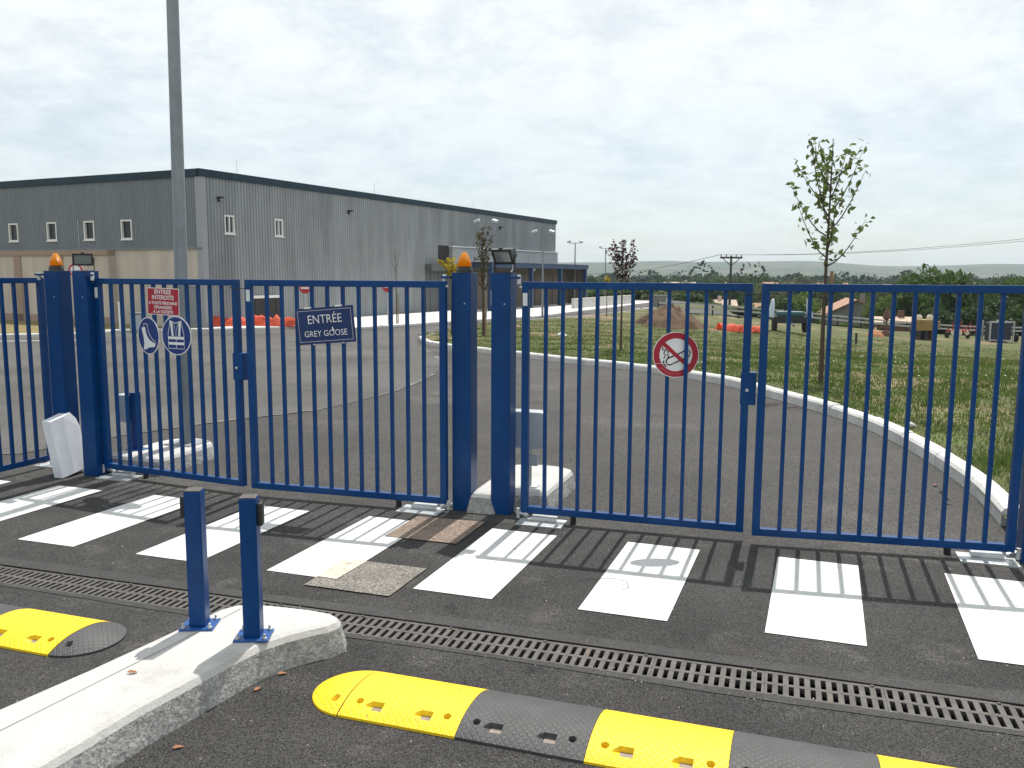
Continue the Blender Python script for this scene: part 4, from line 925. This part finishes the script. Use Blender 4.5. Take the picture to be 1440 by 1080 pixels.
def twin_lamp(x, y, h, label):
    z = T(x, y); o = empty('twin_lamp_post', (x, y, z), rad(-12), label, 'lamp post', 'twin lamp posts along the far road')
    MB().lathe([(.07, -.1), (.06, h * .5), (.045, h)], 8).build('pole', 'mast_galv', o, True); MB().box(-.55, -.03, h - .05, .55, .03, h).build('crossarm', 'mast_galv', o)
    for sx in (-1, 1):
        hd = MB().box(-.17, -.20, 0, .17, .20, .14, .03).build('lamp_head', 'grey_plastic', o, loc=(sx * .52, 0, h + .07), rot=(rad(12), sx * rad(18), 0)); MB().box(-.02, -.03, -.1, .02, .03, .0).build('bracket', 'mast_galv', hd)
    return o
for (x, y, h, lb) in ((-1.55, 49.9, 5.55, 'twin headed lamp post rising behind the brownish young tree'), (1.85, 52.7, 5.1, 'twin headed lamp post in front of the canopy columns'), (5.5, 76, 5.4, 'twin headed lamp post above the canopy roof'), (9.8, 91, 5.4, 'twin headed lamp post farthest along the road, beyond the canopy')): twin_lamp(x, y, h, lb)
o = empty('low_wall', (0, 0, 0), 0, 'low grey concrete wall with white top along the far ramp', 'wall')
mb = MB(); A_, B_ = np.array([4.6, 65.0]), np.array([10.6, 77.0]); d = (B_ - A_) / np.linalg.norm(B_ - A_); q = np.array([-d[1], d[0]]) * .12
for nm, z0, z1, m, e in (('wall_body', -.9, -.12, 'kerb_stone', 0), ('coping', -.118, -.04, 'wall_white', .03)):
    P = [A_ - q, B_ - q, B_ + q, A_ + q]; MB().prism([tuple(p + (e * (p - (A_ + B_) / 2) / 9)) for p in P], z0, z1).build(nm, m, o)
o = empty('concrete_block', (11.9, 68.5, T(11.9, 68.5)), rad(-25), 'upright grey concrete block beside the far road bend', 'block'); MB().box(-.62, -.25, -.1, .62, .25, 1.05, .03).build('body', 'wall_grey', o); MB().box(.45, -.32, -.1, .72, .32, .88, .02).build('buttress', 'kerb_stone', o)
V = []; F = []; nr, na = 14, 40
for i in range(nr + 1):
    for j in range(na):
        a = 2 * math.pi * j / na; rr = i / nr; ex = 2.1 + .35 * math.sin(3 * a + 1) + .2 * math.sin(7 * a)
        x, y = 8.6 + ex * rr * math.cos(a), 46.8 + ex * .8 * rr * math.sin(a); z = T(x, y) - .05 + 1.22 * (1 - rr ** 1.5) * (1 + .16 * math.sin(5 * a + rr * 7) * rr) + rng.normal(0, .085) * (1 - rr * .8)
        V.append((x, y, z))
F = [(i * na + j, i * na + (j + 1) % na, (i + 1) * na + (j + 1) % na, (i + 1) * na + j) for i in range(nr) for j in range(na)]
md = npmesh('soil_mound', V, F, 'dirt'); tag(md, 'mound of bare brown soil in the meadow', 'soil mound')
for (x, y, z, s, lb) in ((1.97, 33.9, -.66, .17, 'pale stone lying in the grass near the thin purple tree'), (4.55, 9.6, .10, .05, 'small pale stone lying in the grass behind the near kerb')):
    b = bmesh.new(); bmesh.ops.create_icosphere(b, subdivisions=2, radius=s)
    for q in b.verts: q.co *= 1 + .3 * math.sin(q.co.x * 40 + q.co.y * 31 + 2) ; q.co.z *= .6
    me = bpy.data.meshes.new('stone'); b.to_mesh(me); b.free(); tag(link('stone', me, 'kerb_stone', loc=(x, y, z + s * .2)), lb, 'stone')

# ------------------------------------------------------------------ young trees
def leaf_cloud(pts, size, seed, droop=.3):
    rs = np.random.default_rng(seed); k = len(pts); pts = np.asarray(pts); a = rs.normal(size=(k, 3)); a /= np.linalg.norm(a, axis=1)[:, None]
    b = rs.normal(size=(k, 3)); b -= a * (a * b).sum(1)[:, None]; b /= np.linalg.norm(b, axis=1)[:, None]; s = (size * (.6 + .8 * rs.random(k)))[:, None]
    c = np.cross(a, b)
    V = np.stack([pts - a * s, pts + b * s * .55 + c * s * .18, pts + a * s, pts - b * s * .55 + c * s * .18], 1).reshape(-1, 3); F = np.arange(4 * k).reshape(-1, 4)
    return V, F
def young_tree(x, y, h, z_crown, spread, nb, nleaf, lsize, leafmat, label, name='young_tree', seed=1, stake=True, barkm='bark', tr=.035, up=1.0, stake_h=1.6):
    rs = random.Random(seed); z0 = T(x, y) + .05; o = empty(name, (x, y, z0), 0, label, 'tree')
    lx = rs.uniform(-.04, .04); tpath = [(lx * t * h * .3, .02 * math.sin(t * 5), h * t) for t in np.linspace(0, 1, 9)]
    MB().tube(tpath, tr, 8, .006).build('trunk', barkm, o, True)
    pts = []; mb = MB()
    for k in range(nb):
        zb_ = z_crown + (h * .86 - z_crown) * (k / max(1, nb - 1)) ** .9; a = k * 2.4 + rs.uniform(-.5, .5); reach = spread * math.sin(math.pi * (.30 + .62 * (zb_ - z_crown) / (h - z_crown))) * rs.uniform(.75, 1.0)
        rise = up * reach * rs.uniform(.9, 1.6); n_ = 6; br_ = []
        for i in range(n_ + 1):
            t = i / n_; br_.append((lx * zb_ * .3 + math.cos(a) * reach * t ** .8, math.sin(a) * reach * t ** .8, min(h * 1.0, zb_ + rise * t ** 1.25)))
        mb.tube(br_, tr * .32, 5, .003)
        for i in range(max(1, nleaf // nb)):
            t = rs.uniform(.12, 1.05); j = min(n_ - 1, int(t * n_)); f = t * n_ - j; p = [br_[j][q] + (br_[j + 1][q] - br_[j][q]) * f + rs.gauss(0, lsize * .8) for q in range(3)]; pts.append(p)
    for i in range(nleaf // 6):
        t = rs.uniform(z_crown / h, 1.0); pts.append([rs.gauss(0, lsize), rs.gauss(0, lsize), h * t])
    mb.build('limbs', barkm, o, True)
    if nleaf:
        V, F = leaf_cloud(pts, lsize, seed); npmesh('crown', V, F, leafmat, o)
    if stake:
        MB().tube([(.08, -.05, -.1), (.078, -.05, stake_h)], .028, 7).build('stake', 'stake_wood', o); MB().tube([(.08, -.05, stake_h - .1), (.0, .0, stake_h - .08)], .008, 5).build('tree_tie', 'dark_plastic', o)
    return o
young_tree(5.31, 14.57, 4.08, 1.98, .80, 15, 360, .062, 'leaf_linden', 'young green leaved tree with thin branches tied to a stake, near the kerb', seed=11, tr=.045, stake_h=1.9)
young_tree(2.85, 22.33, 2.92, 1.75, .42, 16, 430, .045, 'leaf_plum', 'thin young purple leaved tree in the meadow', seed=5, tr=.035, stake=False, up=1.3)
young_tree(-1.08, 32.0, 4.1, 1.7, .42, 18, 420, .055, 'leaf_brown', 'narrow brownish young tree seen in the gap between two posts', seed=8, tr=.06, stake_h=1.7, up=1.6)
young_tree(-5.93, 43.85, 3.85, 2.2, .28, 9, 0, .05, 'leaf_brown', 'bare staked sapling in front of the warehouse', seed=4, tr=.03, up=2.2, name='bare_sapling')
young_tree(-2.35, 33.0, 2.95, 2.2, .50, 12, 260, .07, 'leaf_yellow', 'yellow green young tree peeping out behind the orange beacon', seed=9, tr=.03, stake=False, up=.8)
young_tree(5.85, 53.0, 2.55, 2.1, .22, 7, 90, .06, 'leaf_yellow', 'thin young tree with a small yellow crown beside the far road', seed=14, tr=.035, stake=False, barkm='bark_red')

# ------------------------------------------------------------------ farm machines at the far side of the field
def wheel(parent, x, y, r_, w_=.16):
    MB().lathe([(r_ * .8, -w_ / 2), (r_, -w_ * .35), (r_, w_ * .35), (r_ * .8, w_ / 2)], 18).build('wheel', 'rubber', parent, loc=(x, y, r_), rot=(0, rad(90), 0))
def machine(name, x, y, label, cat, rz=0.0):
    return empty(name, (x, y, T(x, y) + .10), rz, label, cat)
o = machine('crop_sprayer', 16.1, 49.6, 'dark teal crop sprayer with two pale folded boom wings', 'sprayer', rad(-8))
MB().box(-.95, -.5, .55, .95, .5, .95, .08).build('chassis', 'machine_dark', o); MB().box(-.75, -.45, .951, .75, .45, 1.22, .08).build('tank', 'machine_teal', o)
for sx in (-1, 1):
    wheel(o, sx * .85, 0, .42, .24)
    MB().add([(sx * .95, -.3, .85), (sx * 1.25, -.25, .9), (sx * 1.05, -.2, 1.9), (sx * .90, -.15, 1.95 if sx > 0 else 1.55), (sx * .95, .2, .85), (sx * 1.25, .2, .9), (sx * 1.05, .15, 1.9), (sx * .90, .15, 1.95)], [(0, 1, 2, 3), (7, 6, 5, 4), (0, 4, 5, 1), (1, 5, 6, 2), (2, 6, 7, 3), (3, 7, 4, 0)]).build('boom_wing', 'sail_white', o, rot=(0, 0, 0))
MB().tube([(-.3, 0, 1.2), (-.3, 0, 1.7)], .03, 6).build('filler_pipe', 'machine_dark', o); MB().tube([(0, -.5, .6), (0, -1.4, .45)], .05, 6).build('drawbar', 'machine_dark', o)
o = machine('yellow_hopper', 26.3, 54.6, 'tall yellow farm hopper on dark legs with two pale caps', 'farm machine', rad(5))
MB().box(-.62, -.4, .55, .62, .4, 1.25, .05).build('hopper', 'machine_yellow', o)
for sx in (-.35, .38):
    MB().lathe([(.20, 1.25), (.20, 1.40), (.12, 1.55)], 12, (sx, 0)).build('cap', 'pale_cap', o)
for sx in (-.5, 0, .5): MB().box(sx - .1, -.35, -.05, sx + .1, .35, .55).build('leg', 'machine_rust' if sx else 'machine_dark', o)
MB().box(-.66, -.42, .2, -.35, .42, .56, .03).build('side_box', 'machine_dark', o); MB().box(.66, -.3, .7, .95, .3, 1.15, .04).build('chute', 'machine_yellow', o)
o = machine('red_tedder', 29.9, 57.2, 'red hay tedder with spread tine arms', 'farm machine')
MB().box(-.65, -.15, .45, .65, .15, .58, .03).build('frame', 'machine_red', o)
for k in range(7):
    a = -.7 + 1.4 * k / 6; MB().tube([(a * .8, 0, .5), (a * 1.25, -.3, .75 + .35 * math.sin(k * 1.7) ** 2), (a * 1.4, -.35, 1.15 if k % 2 else .4)], .03, 5).build('tine_arm', 'machine_red', o)
for sx in (-.45, .0, .45): MB().lathe([(.16, 0), (.16, .05)], 12).build('guard', 'pale_cap', o, loc=(sx, -.2, .40), rot=(rad(80), 0, 0))
for sx in (-.7, .7): wheel(o, sx, .1, .25, .12)
o = machine('fuel_tank_cage', 31.7, 55.7, 'dark blue tank inside a grey cage frame with a pale lid', 'tank', rad(-6))
MB().box(-.62, -.5, .08, .62, .5, 1.28, .06).build('tank', 'machine_navy', o); MB().lathe([(.18, 1.28), (.16, 1.42)], 12, (.05, 0)).build('lid', 'pale_cap', o)
for a, b in ((-.72, -.55), (.72, -.55), (-.72, .55), (.72, .55)): MB().box(a - .04, b - .04, -.05, a + .04, b + .04, 1.36).build('cage_post', 'rail_grey', o)
for z_ in (.1, 1.30): MB().box(-.76, -.60, z_, .76, -.54, z_ + .08).build('cage_rail', 'rail_grey', o)
wheel(o, 1.15, 0, .28, .16)
o = machine('rusty_auger', 24.0, 54.8, 'rusty upright auger with a tapered head', 'farm machine'); MB().lathe([(.42, -.05), (.36, .22), (.07, .38), (.06, 1.0), (.26, 1.15), (.18, 1.45), (.03, 1.8)], 12).build('screw_body', 'machine_rust', o, True); MB().box(-.38, -.06, .50, .38, .06, .57).build('crossbar', 'machine_rust', o)
o = machine('orange_float', 22.8, 53.6, 'small orange cone shaped tarpaulin heap on the grass', 'tarpaulin'); MB().lathe([(.62, -.05), (.5, .12), (.25, .33), (.05, .42)], 9).build('heap', 'machine_orange', o); MB().lathe([(.09, .41), (.06, .52)], 8).build('knot', 'pale_cap', o)
o = machine('fence_stake', 18.2, 45.1, 'short dark stake standing alone in the field', 'stake'); MB().box(-.05, -.05, -.2, .05, .05, .60, .01).build('body', 'pole_wood', o); MB().box(-.035, -.035, .601, .035, .035, .63, .005).build('tip', 'pole_wood', o)

# guard rail beside the country road
gr = empty('guard_rail', (0, 0, 0), 0, 'long grey guard rail along the country road beyond the field', 'guard rail')
pth = [np.array([x + 6, 57.2 + x * .32]) for x in np.linspace(4, 70, 34)]
for k, p in enumerate(pth):
    z = T(*p) + .1
    if k < 33:
        q = pth[k + 1]; z2 = T(*q) + .1
        for hh_ in (.38, .66): MB().add([(p[0], p[1], z + hh_), (q[0], q[1], z2 + hh_), (q[0], q[1], z2 + hh_ + .12), (p[0], p[1], z + hh_ + .12), (p[0], p[1] + .04, z + hh_), (q[0], q[1] + .04, z2 + hh_), (q[0], q[1] + .04, z2 + hh_ + .12), (p[0], p[1] + .04, z + hh_ + .12)], [(0, 1, 2, 3), (7, 6, 5, 4), (3, 2, 6, 7), (0, 4, 5, 1)]).build('rail', 'rail_grey', gr)
    MB().box(p[0] - .05, p[1] + .045, z - .2, p[0] + .05, p[1] + .13, z + .8).build('rail_post', 'machine_dark', gr)

# ------------------------------------------------------------------ houses
def house(x, y, w_, d_, h, rh, rz, wall, roof, label, nwin=2, gable_front=False, door=True, name='house'):
    z = T(x, y) - .3; o = empty(name, (x, y, z), rz, label, 'house'); 
    mb = MB(); a, b = w_ / 2, d_ / 2
    if gable_front: mb.add([(-a, -b, 0), (a, -b, 0), (a, b, 0), (-a, b, 0), (-a, -b, h), (a, -b, h), (a, b, h), (-a, b, h), (0, -b, h + rh), (0, b, h + rh)], [(0, 1, 5, 8, 4), (2, 3, 7, 9, 6), (1, 2, 6, 5), (3, 0, 4, 7), (4, 8, 9, 7), (8, 5, 6, 9)])
    else: mb.add([(-a, -b, 0), (a, -b, 0), (a, b, 0), (-a, b, 0), (-a, -b, h), (a, -b, h), (a, b, h), (-a, b, h), (-a, 0, h + rh), (a, 0, h + rh)], [(0, 1, 5, 4), (1, 2, 6, 9, 5), (2, 3, 7, 6), (3, 0, 4, 8, 7), (4, 5, 9, 8), (6, 7, 8, 9)])
    mb.build('wall', wall, o); e = .35
    for s in (-1, 1):
        t = .12
        if gable_front:
            sl = rh / a; P = [(0, -b - e, h + rh + .03), (s * (a + e), -b - e, h - e * sl + .03), (s * (a + e), b + e, h - e * sl + .03), (0, b + e, h + rh + .03)]
        else:
            sl = rh / b; P = [(-a - e, 0, h + rh + .03), (-a - e, s * (b + e), h - e * sl + .03), (a + e, s * (b + e), h - e * sl + .03), (a + e, 0, h + rh + .03)]
        MB().add(P + [(p[0], p[1], p[2] + t) for p in P], [(0, 1, 2, 3), (4, 5, 6, 7), (0, 1, 5, 4), (1, 2, 6, 5), (2, 3, 7, 6), (3, 0, 4, 7)]).build('roof', roof, o)
    for k in range(nwin):
        xx = -a + w_ * (k + 1) / (nwin + (2 if door else 1)); wn = MB().box(xx - .4, -b - .05, h * .42, xx + .4, -b - .004, h * .42 + .95).build('window', 'window_frame', o); MB().box(xx - .33, -b - .065, h * .42 + .07, xx + .33, -b - .0505, h * .42 + .88).build('pane', 'window_glass', wn)
    if door: MB().box(a * .55 - .45, -b - .06, .3, a * .55 + .45, -b - .004, 2.3).build('door', 'clad_dark', o)
    MB().box(a * .4 - .25, -.25 if not gable_front else b * .3, h + rh * .5, a * .4 + .25, .25 if not gable_front else b * .3 + .5, h + rh + .7).build('chimney', wall, o)
    return o
house(41.5, 105, 7.6, 9, 5.0, 1.9, rad(-14), 'wall_grey', 'tile_roof', 'grey rendered house with low tiled gable behind the guard rail', 2, True)
house(34.3, 77, 3.2, 2.6, 1.75, .35, rad(-10), 'machine_rust', 'tile_pale', 'low shed with pale flat tiled roof behind the guard rail', 0, False, False, 'shed')
house(23.3, 90, 5.2, 4, 2.0, .45, rad(-10), 'wall_grey', 'slate_roof', 'long low shed with grey brown roof behind the bushes', 1, False, True, 'shed')
farh = [(29.5, 128, 7, 6, 4.2, 1.3, -5, 'wall_pink', 'tile_pale', 'pale pink house half hidden by bushes beyond the sheds'),
        (38, 132, 4, 5, 4.4, 1.2, 12, 'wall_pink', 'tile_roof', 'small pink house beside the joint of the right gate'),
        (62, 258, 11, 8, 6.0, 2.0, 8, 'wall_pink', 'tile_roof', 'far pink house just left of the utility pole'),
        (82, 272, 13, 9, 6.4, 2.2, -10, 'wall_pink', 'tile_roof', 'far large pink house with hipped outbuilding right of the utility pole'),
        (51, 262, 9, 8, 6.5, 2.0, -16, 'wall_white', 'tile_pale', 'far cream house among the valley trees'),
        (106, 285, 9, 8, 6.5, 2.0, -16, 'wall_pink', 'tile_roof', 'far pink house beside the staked green tree'),
        (138, 310, 8, 7, 6.2, 2.0, 6, 'wall_white', 'tile_roof', 'far white house with red roof between valley trees'),
        (160, 330, 10, 8, 6.0, 2.0, -8, 'wall_white', 'tile_pale', 'far white house with pale roof beside the big bush'),
        (290, 560, 26, 10, 7.0, 1.6, 4, 'wall_white', 'slate_roof', 'far long white farm building with grey roof')]
for q in farh: house(*q[:6], rad(q[6]), q[7], q[8], q[9], 3)

# ------------------------------------------------------------------ utility poles and wires
up = []; UT = [4.05, 6.7]
for (x, y, h, lb) in ((25.6, 101, 9.4, 'dark wooden utility pole with crossarm in the valley'), (56, 64, 8.4, 'dark utility pole carrying the wires beyond the meadow')):
    z = T(x, y) - .3; h = UT[len(up)] - z; o = empty('utility_pole', (x, y, z), rad(8), lb, 'utility pole'); MB().lathe([(.20, -.3), (.13, h)], 8).build('pole', 'pole_wood', o)
    MB().box(-1.35, -.09, h - .35, 1.35, .09, h - .15).build('crossarm', 'pole_wood', o)
    for k in (-1.25, -.6, .6, 1.25): MB().lathe([(.05, h - .15), (.07, h), (.04, h + .12)], 6, (k, 0)).build('insulator', 'pole_wood', o)
    MB().tube([(-1.1, 0, h - .3), (0, 0, h - 1.2)], .05, 5).build('brace', 'pole_wood', o); MB().tube([(1.1, 0, h - .3), (0, 0, h - 1.2)], .05, 5).build('brace', 'pole_wood', o)
    up.append((x, y, z + h))
def wire(a, b, sag, label, r_): 
    P = [(a[0] + (b[0] - a[0]) * t, a[1] + (b[1] - a[1]) * t, a[2] + (b[2] - a[2]) * t - sag * 4 * t * (1 - t)) for t in np.linspace(0, 1, 25)]
    return tag(MB().tube(P, r_, 4).build('power_line', 'wire'), label, 'wire', 'power lines from the utility pole')
for k, off in enumerate((-1.25, 0.6)):
    wire((up[0][0] + off, up[0][1], up[0][2] + .1), (up[1][0] + off, up[1][1], up[1][2] + .1), 1.0, 'thin power line sagging from the valley pole towards the meadow', .018)
wire((up[0][0] - 1.25, up[0][1], up[0][2] + .1), (12, 250, 3.6), 2.0, 'thin power line running from the valley pole towards the far woods', .03)

# ------------------------------------------------------------------ trees and bushes of the valley
def crown_mesh(seed, nclump, nleaf, lsize, flat=.75, R=1.0, core=True):
    rs = np.random.default_rng(seed); C_ = rs.normal(size=(nclump, 3)); C_ /= np.linalg.norm(C_, axis=1)[:, None]; C_ *= (rs.random(nclump) ** .45)[:, None] * .72; C_[:, 2] *= flat
    rr = .22 + .20 * rs.random(nclump); k = rs.integers(0, nclump, nleaf); d = rs.normal(size=(nleaf, 3)); d /= np.linalg.norm(d, axis=1)[:, None]
    p = (C_[k] + d * (rr[k] * rs.random(nleaf) ** .35)[:, None]) * R
    V, F = leaf_cloud(p, lsize, seed + 1); return V, F
CR = {}
for i in range(4):
    for m in ('leaf_dark', 'leaf_mid', 'leaf_olive', 'leaf_bright'):
        if i == 0 or m: CR[(i, m)] = None
def crown_me(i, m):
    if CR[(i, m)] is None:
        base = [(48, 7200, .064), (60, 7600, .060), (44, 6800, .068), (54, 7000, .062)][i]
        V, F = crown_mesh(50 + i, *base); o_ = npmesh('crown', V, F, m); me = o_.data; bpy.data.objects.remove(o_); CR[(i, m)] = me
    return CR[(i, m)]
tm = MB().tube([(0, 0, -.1), (.02, .01, .5), (-.01, .02, 1.0)], .055, 7, .025); trunk_me = bpy.data.meshes.new('trunk'); trunk_me.from_pydata(tm.v, [], tm.f); trunk_me.materials.append(MATS['bark'])
lm = MB()
for a in range(5): lm.tube([(0, 0, .55), (.22 * math.cos(a * 1.26), .22 * math.sin(a * 1.26), .85), (.42 * math.cos(a * 1.26), .42 * math.sin(a * 1.26), 1.1)], .022, 5, .006)
limb_me = bpy.data.meshes.new('limbs'); limb_me.from_pydata(lm.v, [], lm.f); limb_me.materials.append(MATS['bark'])
def tree(x, y, top, rx, m, label, seed, group, base=None, rz_=None, name='leafy_tree', cat='tree'):
    z = T(x, y) - .3; h = top - z; o = empty(name, (x, y, z), seed * 1.37, label, cat, group)
    rzz = rz_ or min(h * .5, rx * 1.15); cz = h - rzz * .86
    t_ = link('trunk', trunk_me, None, o); t_.scale = (rx * .8, rx * .8, max(.4, cz)); l_ = link('limbs', limb_me, None, o); l_.scale = (rx, rx, max(.4, cz) * .95)
    c = link('crown', crown_me(seed % 4, m), None, o, loc=(0, 0, cz)); c.scale = (rx, rx, rzz); return o
def at(px, Y): return (px - 720) / 1200 * Y
def ztop(px, py, Y): return 1.8 + Y * ((385 + (px - 720) * .005) - py) / 1200
# the big dark bush and its neighbours beyond the field, right
near_ = [('broad green bushy tree beside the big one behind the hopper', 1285, 380, 93, 3.6, 'leaf_mid'), ('broad green bushy tree between the hopper and the tedder', 1328, 376, 94, 3.8, 'leaf_mid'), ('broad green tree beyond the rounded tree behind the caged tank', 1450, 380, 92, 3.8, 'leaf_mid'), ('big green bushy tree behind the yellow hopper', 1308, 372, 90, 4.0, 'leaf_mid'), ('green bushy tree behind the red tedder', 1345, 380, 89, 3.4, 'leaf_mid'), ('dark green bush behind the rusty auger', 1283, 398, 86, 2.6, 'leaf_mid'),
         ('rounded green tree behind the caged tank', 1432, 384, 88, 3.4, 'leaf_mid'), ('low dark bush between the red tedder and the caged tank', 1390, 410, 82, 2.8, 'leaf_dark'), ('bright green bush beside the grey house gable', 1245, 410, 92, 2.7, 'leaf_bright'),
         ('olive green bush in front of the grey house', 1195, 450, 76, 1.1, 'leaf_olive'), ('low yellow green bush beside the grey house wall', 1183, 452, 75, .8, 'leaf_bright'), ('tall bright tree left of the grey house', 1120, 410, 96, 2.9, 'leaf_bright'),
         ('dark tree behind the crop sprayer', 1095, 416, 90, 2.6, 'leaf_dark'), ('round mid green bush behind the joint of the right gate', 1060, 424, 84, 2.7, 'leaf_mid'), ('wide bright green bush behind the low brown roofed shed', 1028, 428, 82, 2.6, 'leaf_bright'),
         ('mid green bush behind the soil mound', 985, 424, 80, 2.4, 'leaf_mid'), ('dark tree behind the no smoking sign leaf', 968, 410, 96, 3.2, 'leaf_dark'), ('olive tree behind the grey concrete block', 935, 408, 100, 3.0, 'leaf_olive'),
         ('dark tree behind the purple tree', 890, 402, 104, 3.0, 'leaf_dark'), ('bushy dark tree right of the canopy end', 850, 404, 100, 2.6, 'leaf_mid'), ('mid green tree beyond the caged tank', 1412, 402, 105, 3.0, 'leaf_mid'), ('tall dark tree beyond the low pale shed', 1262, 420, 90, 2.4, 'leaf_dark'),
         ('dark spreading bush behind the guard rail bend', 1362, 425, 80, 2.6, 'leaf_dark'), ('dense dark bush behind the fuel cage', 1425, 430, 79, 2.5, 'leaf_dark'), ('dense dark bush behind the hopper legs', 1320, 430, 80, 2.5, 'leaf_dark')]
for k, (lb, px, py, Y, rx, m) in enumerate(near_): tree(at(px, Y), Y, ztop(px, py, Y), rx, m, lb, k + 1, 'bushy trees beyond the field')
# further trees of the valley, one by one
rs = random.Random(21); k = 0
for row, (Y0_, Y1_, n_, py0, py1) in enumerate(((120, 170, 34, 398, 412), (175, 260, 44, 390, 402), (270, 420, 60, 383, 394))):
    for i in range(n_):
        Y = rs.uniform(Y0_, Y1_); px = rs.uniform(790, 1560) if i % 5 else rs.uniform(500, 800); py = rs.uniform(py0, py1); rx = rs.uniform(2.6, 5.0) * (1 + row * .25)
        m = rs.choice(['leaf_dark', 'leaf_dark', 'leaf_mid', 'leaf_olive'])
        if abs(px - 1024) < 14 and row == 0: px += 40
        tree(at(px, Y), Y, ztop(px, py, Y), rx, m, {'leaf_dark': 'dark green', 'leaf_mid': 'mid green', 'leaf_olive': 'olive green'}[m] + ' tree in the wooded valley below the hills', rs.randint(0, 99), 'trees of the wooded valley', name='valley_tree')
# the far woods that read as one mass
nt_ = 3200; Y = 430 * (1700 / 430) ** (rng.random(nt_) ** .9); X = (rng.random(nt_) * 2 - 1) * Y * .95; keepf = pnoise(X * .012, Y * .009, 1.0) + rng.normal(0, .35, nt_) > -.25
X, Y = X[keepf], Y[keepf]; Vs = []; per = 64
for x, y in zip(X, Y):
    z = T(x, y) - .3; h = rng.uniform(8, 15.5) * (1.35 if rng.random() < .05 else 1); rx = h * rng.uniform(.32, .55)
    d = rng.normal(size=(per, 3)); d /= np.linalg.norm(d, axis=1)[:, None]; Vs.append(np.stack([x + d[:, 0] * rx * .8, y + d[:, 1] * rx * .8, z + h * .55 + d[:, 2] * h * .42], 1))
V, F = leaf_cloud(np.concatenate(Vs), 1.35, 77); fo = npmesh('far_woods', V, F, 'forest_far'); tag(fo, 'distant mass of woods filling the valley below the hills', 'woods', kind='stuff')

# ------------------------------------------------------------------ haze: the air over the valley
hzm = bpy.data.materials.new('haze'); hzm.use_nodes = True; t = hzm.node_tree; t.nodes.clear(); ou = t.nodes.new('ShaderNodeOutputMaterial'); pvn = t.nodes.new('ShaderNodeVolumePrincipled')
pvn.inputs['Color'].default_value = (.74, .87, 1.0, 1); pvn.inputs['Density'].default_value = .00017; pvn.inputs['Anisotropy'].default_value = .0; t.links.new(pvn.outputs[0], ou.inputs['Volume'])
hb = MB().box(-5200, -120, -20, 5200, 4400, 90).build('haze', hzm); hb['kind'] = 'stuff'; hb['label'] = 'thin pale haze in the air over the valley'; hb['category'] = 'haze'
